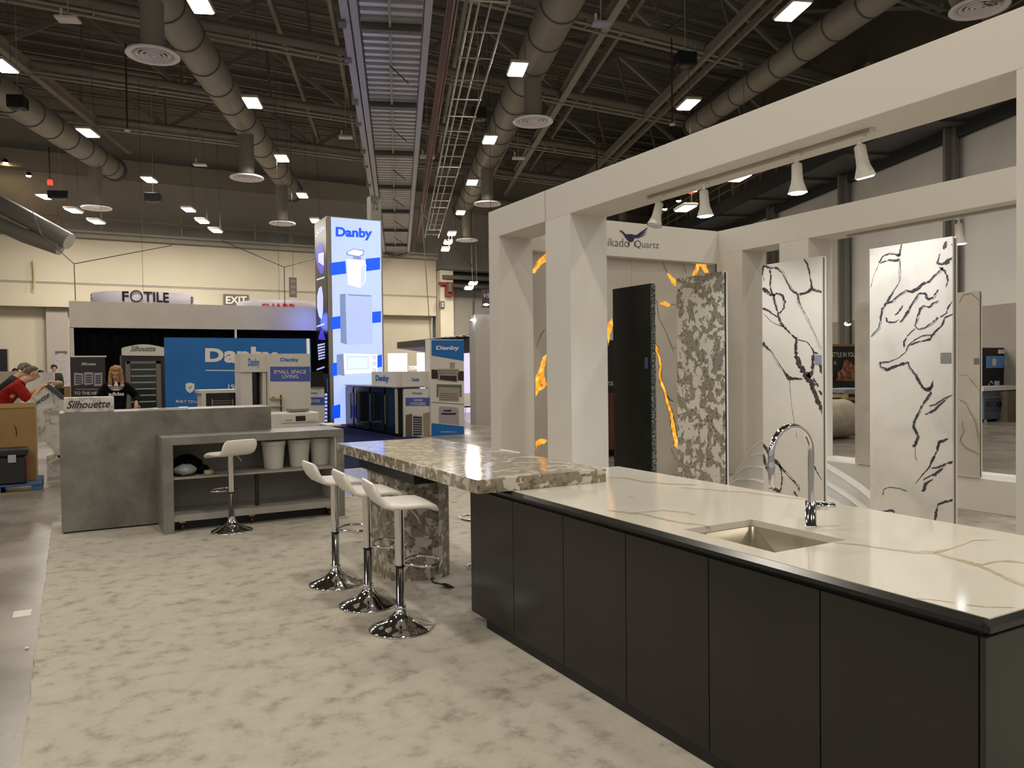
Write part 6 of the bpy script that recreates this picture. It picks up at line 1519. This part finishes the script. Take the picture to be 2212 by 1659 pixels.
# small distant workers
for x, y, d, lab, shade in ((117, 795, 28, 'small distant person in dark clothes beside the white ladder', '2a2d2a'), (33, 803, 28, 'barely visible dark-haired person behind the partition at far left', '222224'), (88, 806, 30, 'barely visible dark-haired person behind the white crate', '222224')):
    p = PD(x, y, d)
    T = thing('person', lab, 'person', (p.x, p.y, 0)); k = p.z/1.62
    J = {'pelvis': ((0, 0, .93*k), .15), 'chest': ((0, 0, 1.3*k), .17), 'neck': ((0, 0, 1.47*k), .06)}
    ch = [('pelvis', 'chest', 'neck')]; hj = head_joints(J, ch, 'neck', (0, 0, 1.62*k), (-.3, -1, -.2))
    for q, n in ((1, 'r'), (-1, 'l')):
        J['sh'+n] = ((.2*q, 0, 1.4*k), .07); J['el'+n] = ((.24*q, -.05, 1.12*k), .05); J['wr'+n] = ((.22*q, -.25, 1.0*k), .035); ch.append(('chest', 'sh'+n, 'el'+n, 'wr'+n))
        J['hip'+n] = ((.1*q, 0, .86*k), .1); J['kn'+n] = ((.1*q, 0, .48*k), .07); J['an'+n] = ((.1*q, 0, .06), .05); ch.append(('pelvis', 'hip'+n, 'kn'+n, 'an'+n))
    skin_obj('body', *graph(J, ch), SKIN, T, 1)
    Q = {n: (J[n][0], r) for n, r in (('pelvis', .18), ('chest', .2), ('neck', .08), ('shr', .1), ('elr', .07), ('wrr', .05), ('shl', .1), ('ell', .07), ('wrl', .05))}
    skin_obj('shirt', *graph(Q, [('pelvis', 'chest', 'neck'), ('chest', 'shr', 'elr', 'wrr'), ('chest', 'shl', 'ell', 'wrl')]), mat('cloth_'+shade, shade, .9), T, 1)
    hair_cap(T, hj, INK)
# blue strip lamp on the back corner of the tower washes the end of the fascia
t = thing('led_strip_lamp', 'blue strip lamp at the rear left corner of the tower', 'lamp', (PY(692, 690, 23.9).x, 23.95, 3.2))
mb = MB(); mb.box(-.03, .03, -.03, .03, -.5, .5); mb.build('strip', mat('blue_led', '2030ff', emit='2a3cff', es=4.), t, True)
l_ = bpy.data.lights.new('blue_light', 'POINT'); l_.energy = 14; l_.color = (.12, .2, 1.); l_.shadow_soft_size = .3
lo = bpy.data.objects.new('bulb', l_); COL.objects.link(lo); lo.parent = t; lo.location = (-.3, -.1, 0)

# ------------------------------------------------------------------ sub-parts: pieces that belong to a part of a thing
def _stem(n): return n[:-4] if len(n) > 4 and n[-4] == '.' and n[-3:].isdigit() else n
_ch = {}
for o in COL.objects:
    if o.parent: _ch.setdefault(o.parent.name, []).append(o)
NEST = [('wine_cooler', 'door_glass', 'door'), ('wine_cooler', 'handle', 'door'), ('display_cooler', 'door_glass', 'door_frame'), ('display_cooler', 'lettering', 'header'),
        ('washing_machine', 'display', 'control_panel'), ('washing_machine', 'knob', 'control_panel'), ('washing_machine', 'drawer_grip', 'control_panel'), ('track_spotlight', 'bulb', 'lamp_shade'),
        ('kitchen_tap', 'spray_head', 'spout'), ('kitchen_island', 'worktop_edge', 'worktop'), ('kitchen_sink', 'overflow_slots', 'basin'), ('kitchen_sink', 'drain', 'basin'), ('shelf_counter', 'caster', 'caster_fork'),
        ('bar_stool', 'height_lever', 'seat'), ('bar_stool', 'collar', 'sleeve'), ('air_diffuser', 'diffuser_cone', 'drop_pipe'), ('sign_box', 'lettering', 'box'),
        ('marble_sign', 'lettering', 'sign_box'), ('marble_board', 'lettering', 'board'), ('fridge_display', 'lettering', 'sign_box'), ('tool_box', 'latch', 'lid'), ('header_wall', 'lettering', 'header'),
        ('header_wall', 'bird_emblem', 'header'), ('person', 'chest_print', 'sweatshirt'), ('person', 'ear', 'body'), ('person', 'eye', 'body'), ('person', 'eyebrow', 'body'), ('person', 'nose', 'body'), ('person', 'mouth', 'body'),
        ('waste_bin', 'rim', 'bucket'), ('blue_backdrop', 'lettering', 'panel'), ('tall_banner', 'lettering', 'panel'), ('rollup_banner', 'lettering', 'panel'), ('lightbox_tower', 'blue_band', 'light_face'),
        ('lightbox_tower', 'lettering', 'light_face'), ('oven_cabinet', 'rack', 'oven'), ('oven_cabinet', 'handle', 'oven'), ('slim_cooler', 'rack', 'cabinet'), ('stone_slab', 'sample_tag', 'slab_face'),
        ('range_cooker', 'handle', 'body'), ('carton', 'dark_slit', 'carton_body'), ('dark_booth_wall', 'lettering', 'panel'), ('ceiling_walkway', 'hook_rod', 'centre_conduit')]
for ts, cs, ps in NEST:
    for r in [o for o in COL.objects if o.parent is None and _stem(o.name) == ts]:
        K = _ch.get(r.name, [])
        C = [k for k in K if _stem(k.name) == cs]; Pp = [k for k in K if _stem(k.name) == ps]
        if len(Pp) == 1:
            for c in C: c.parent = Pp[0]
        elif len(Pp) == len(C):
            for c, p in zip(C, Pp): c.parent = p
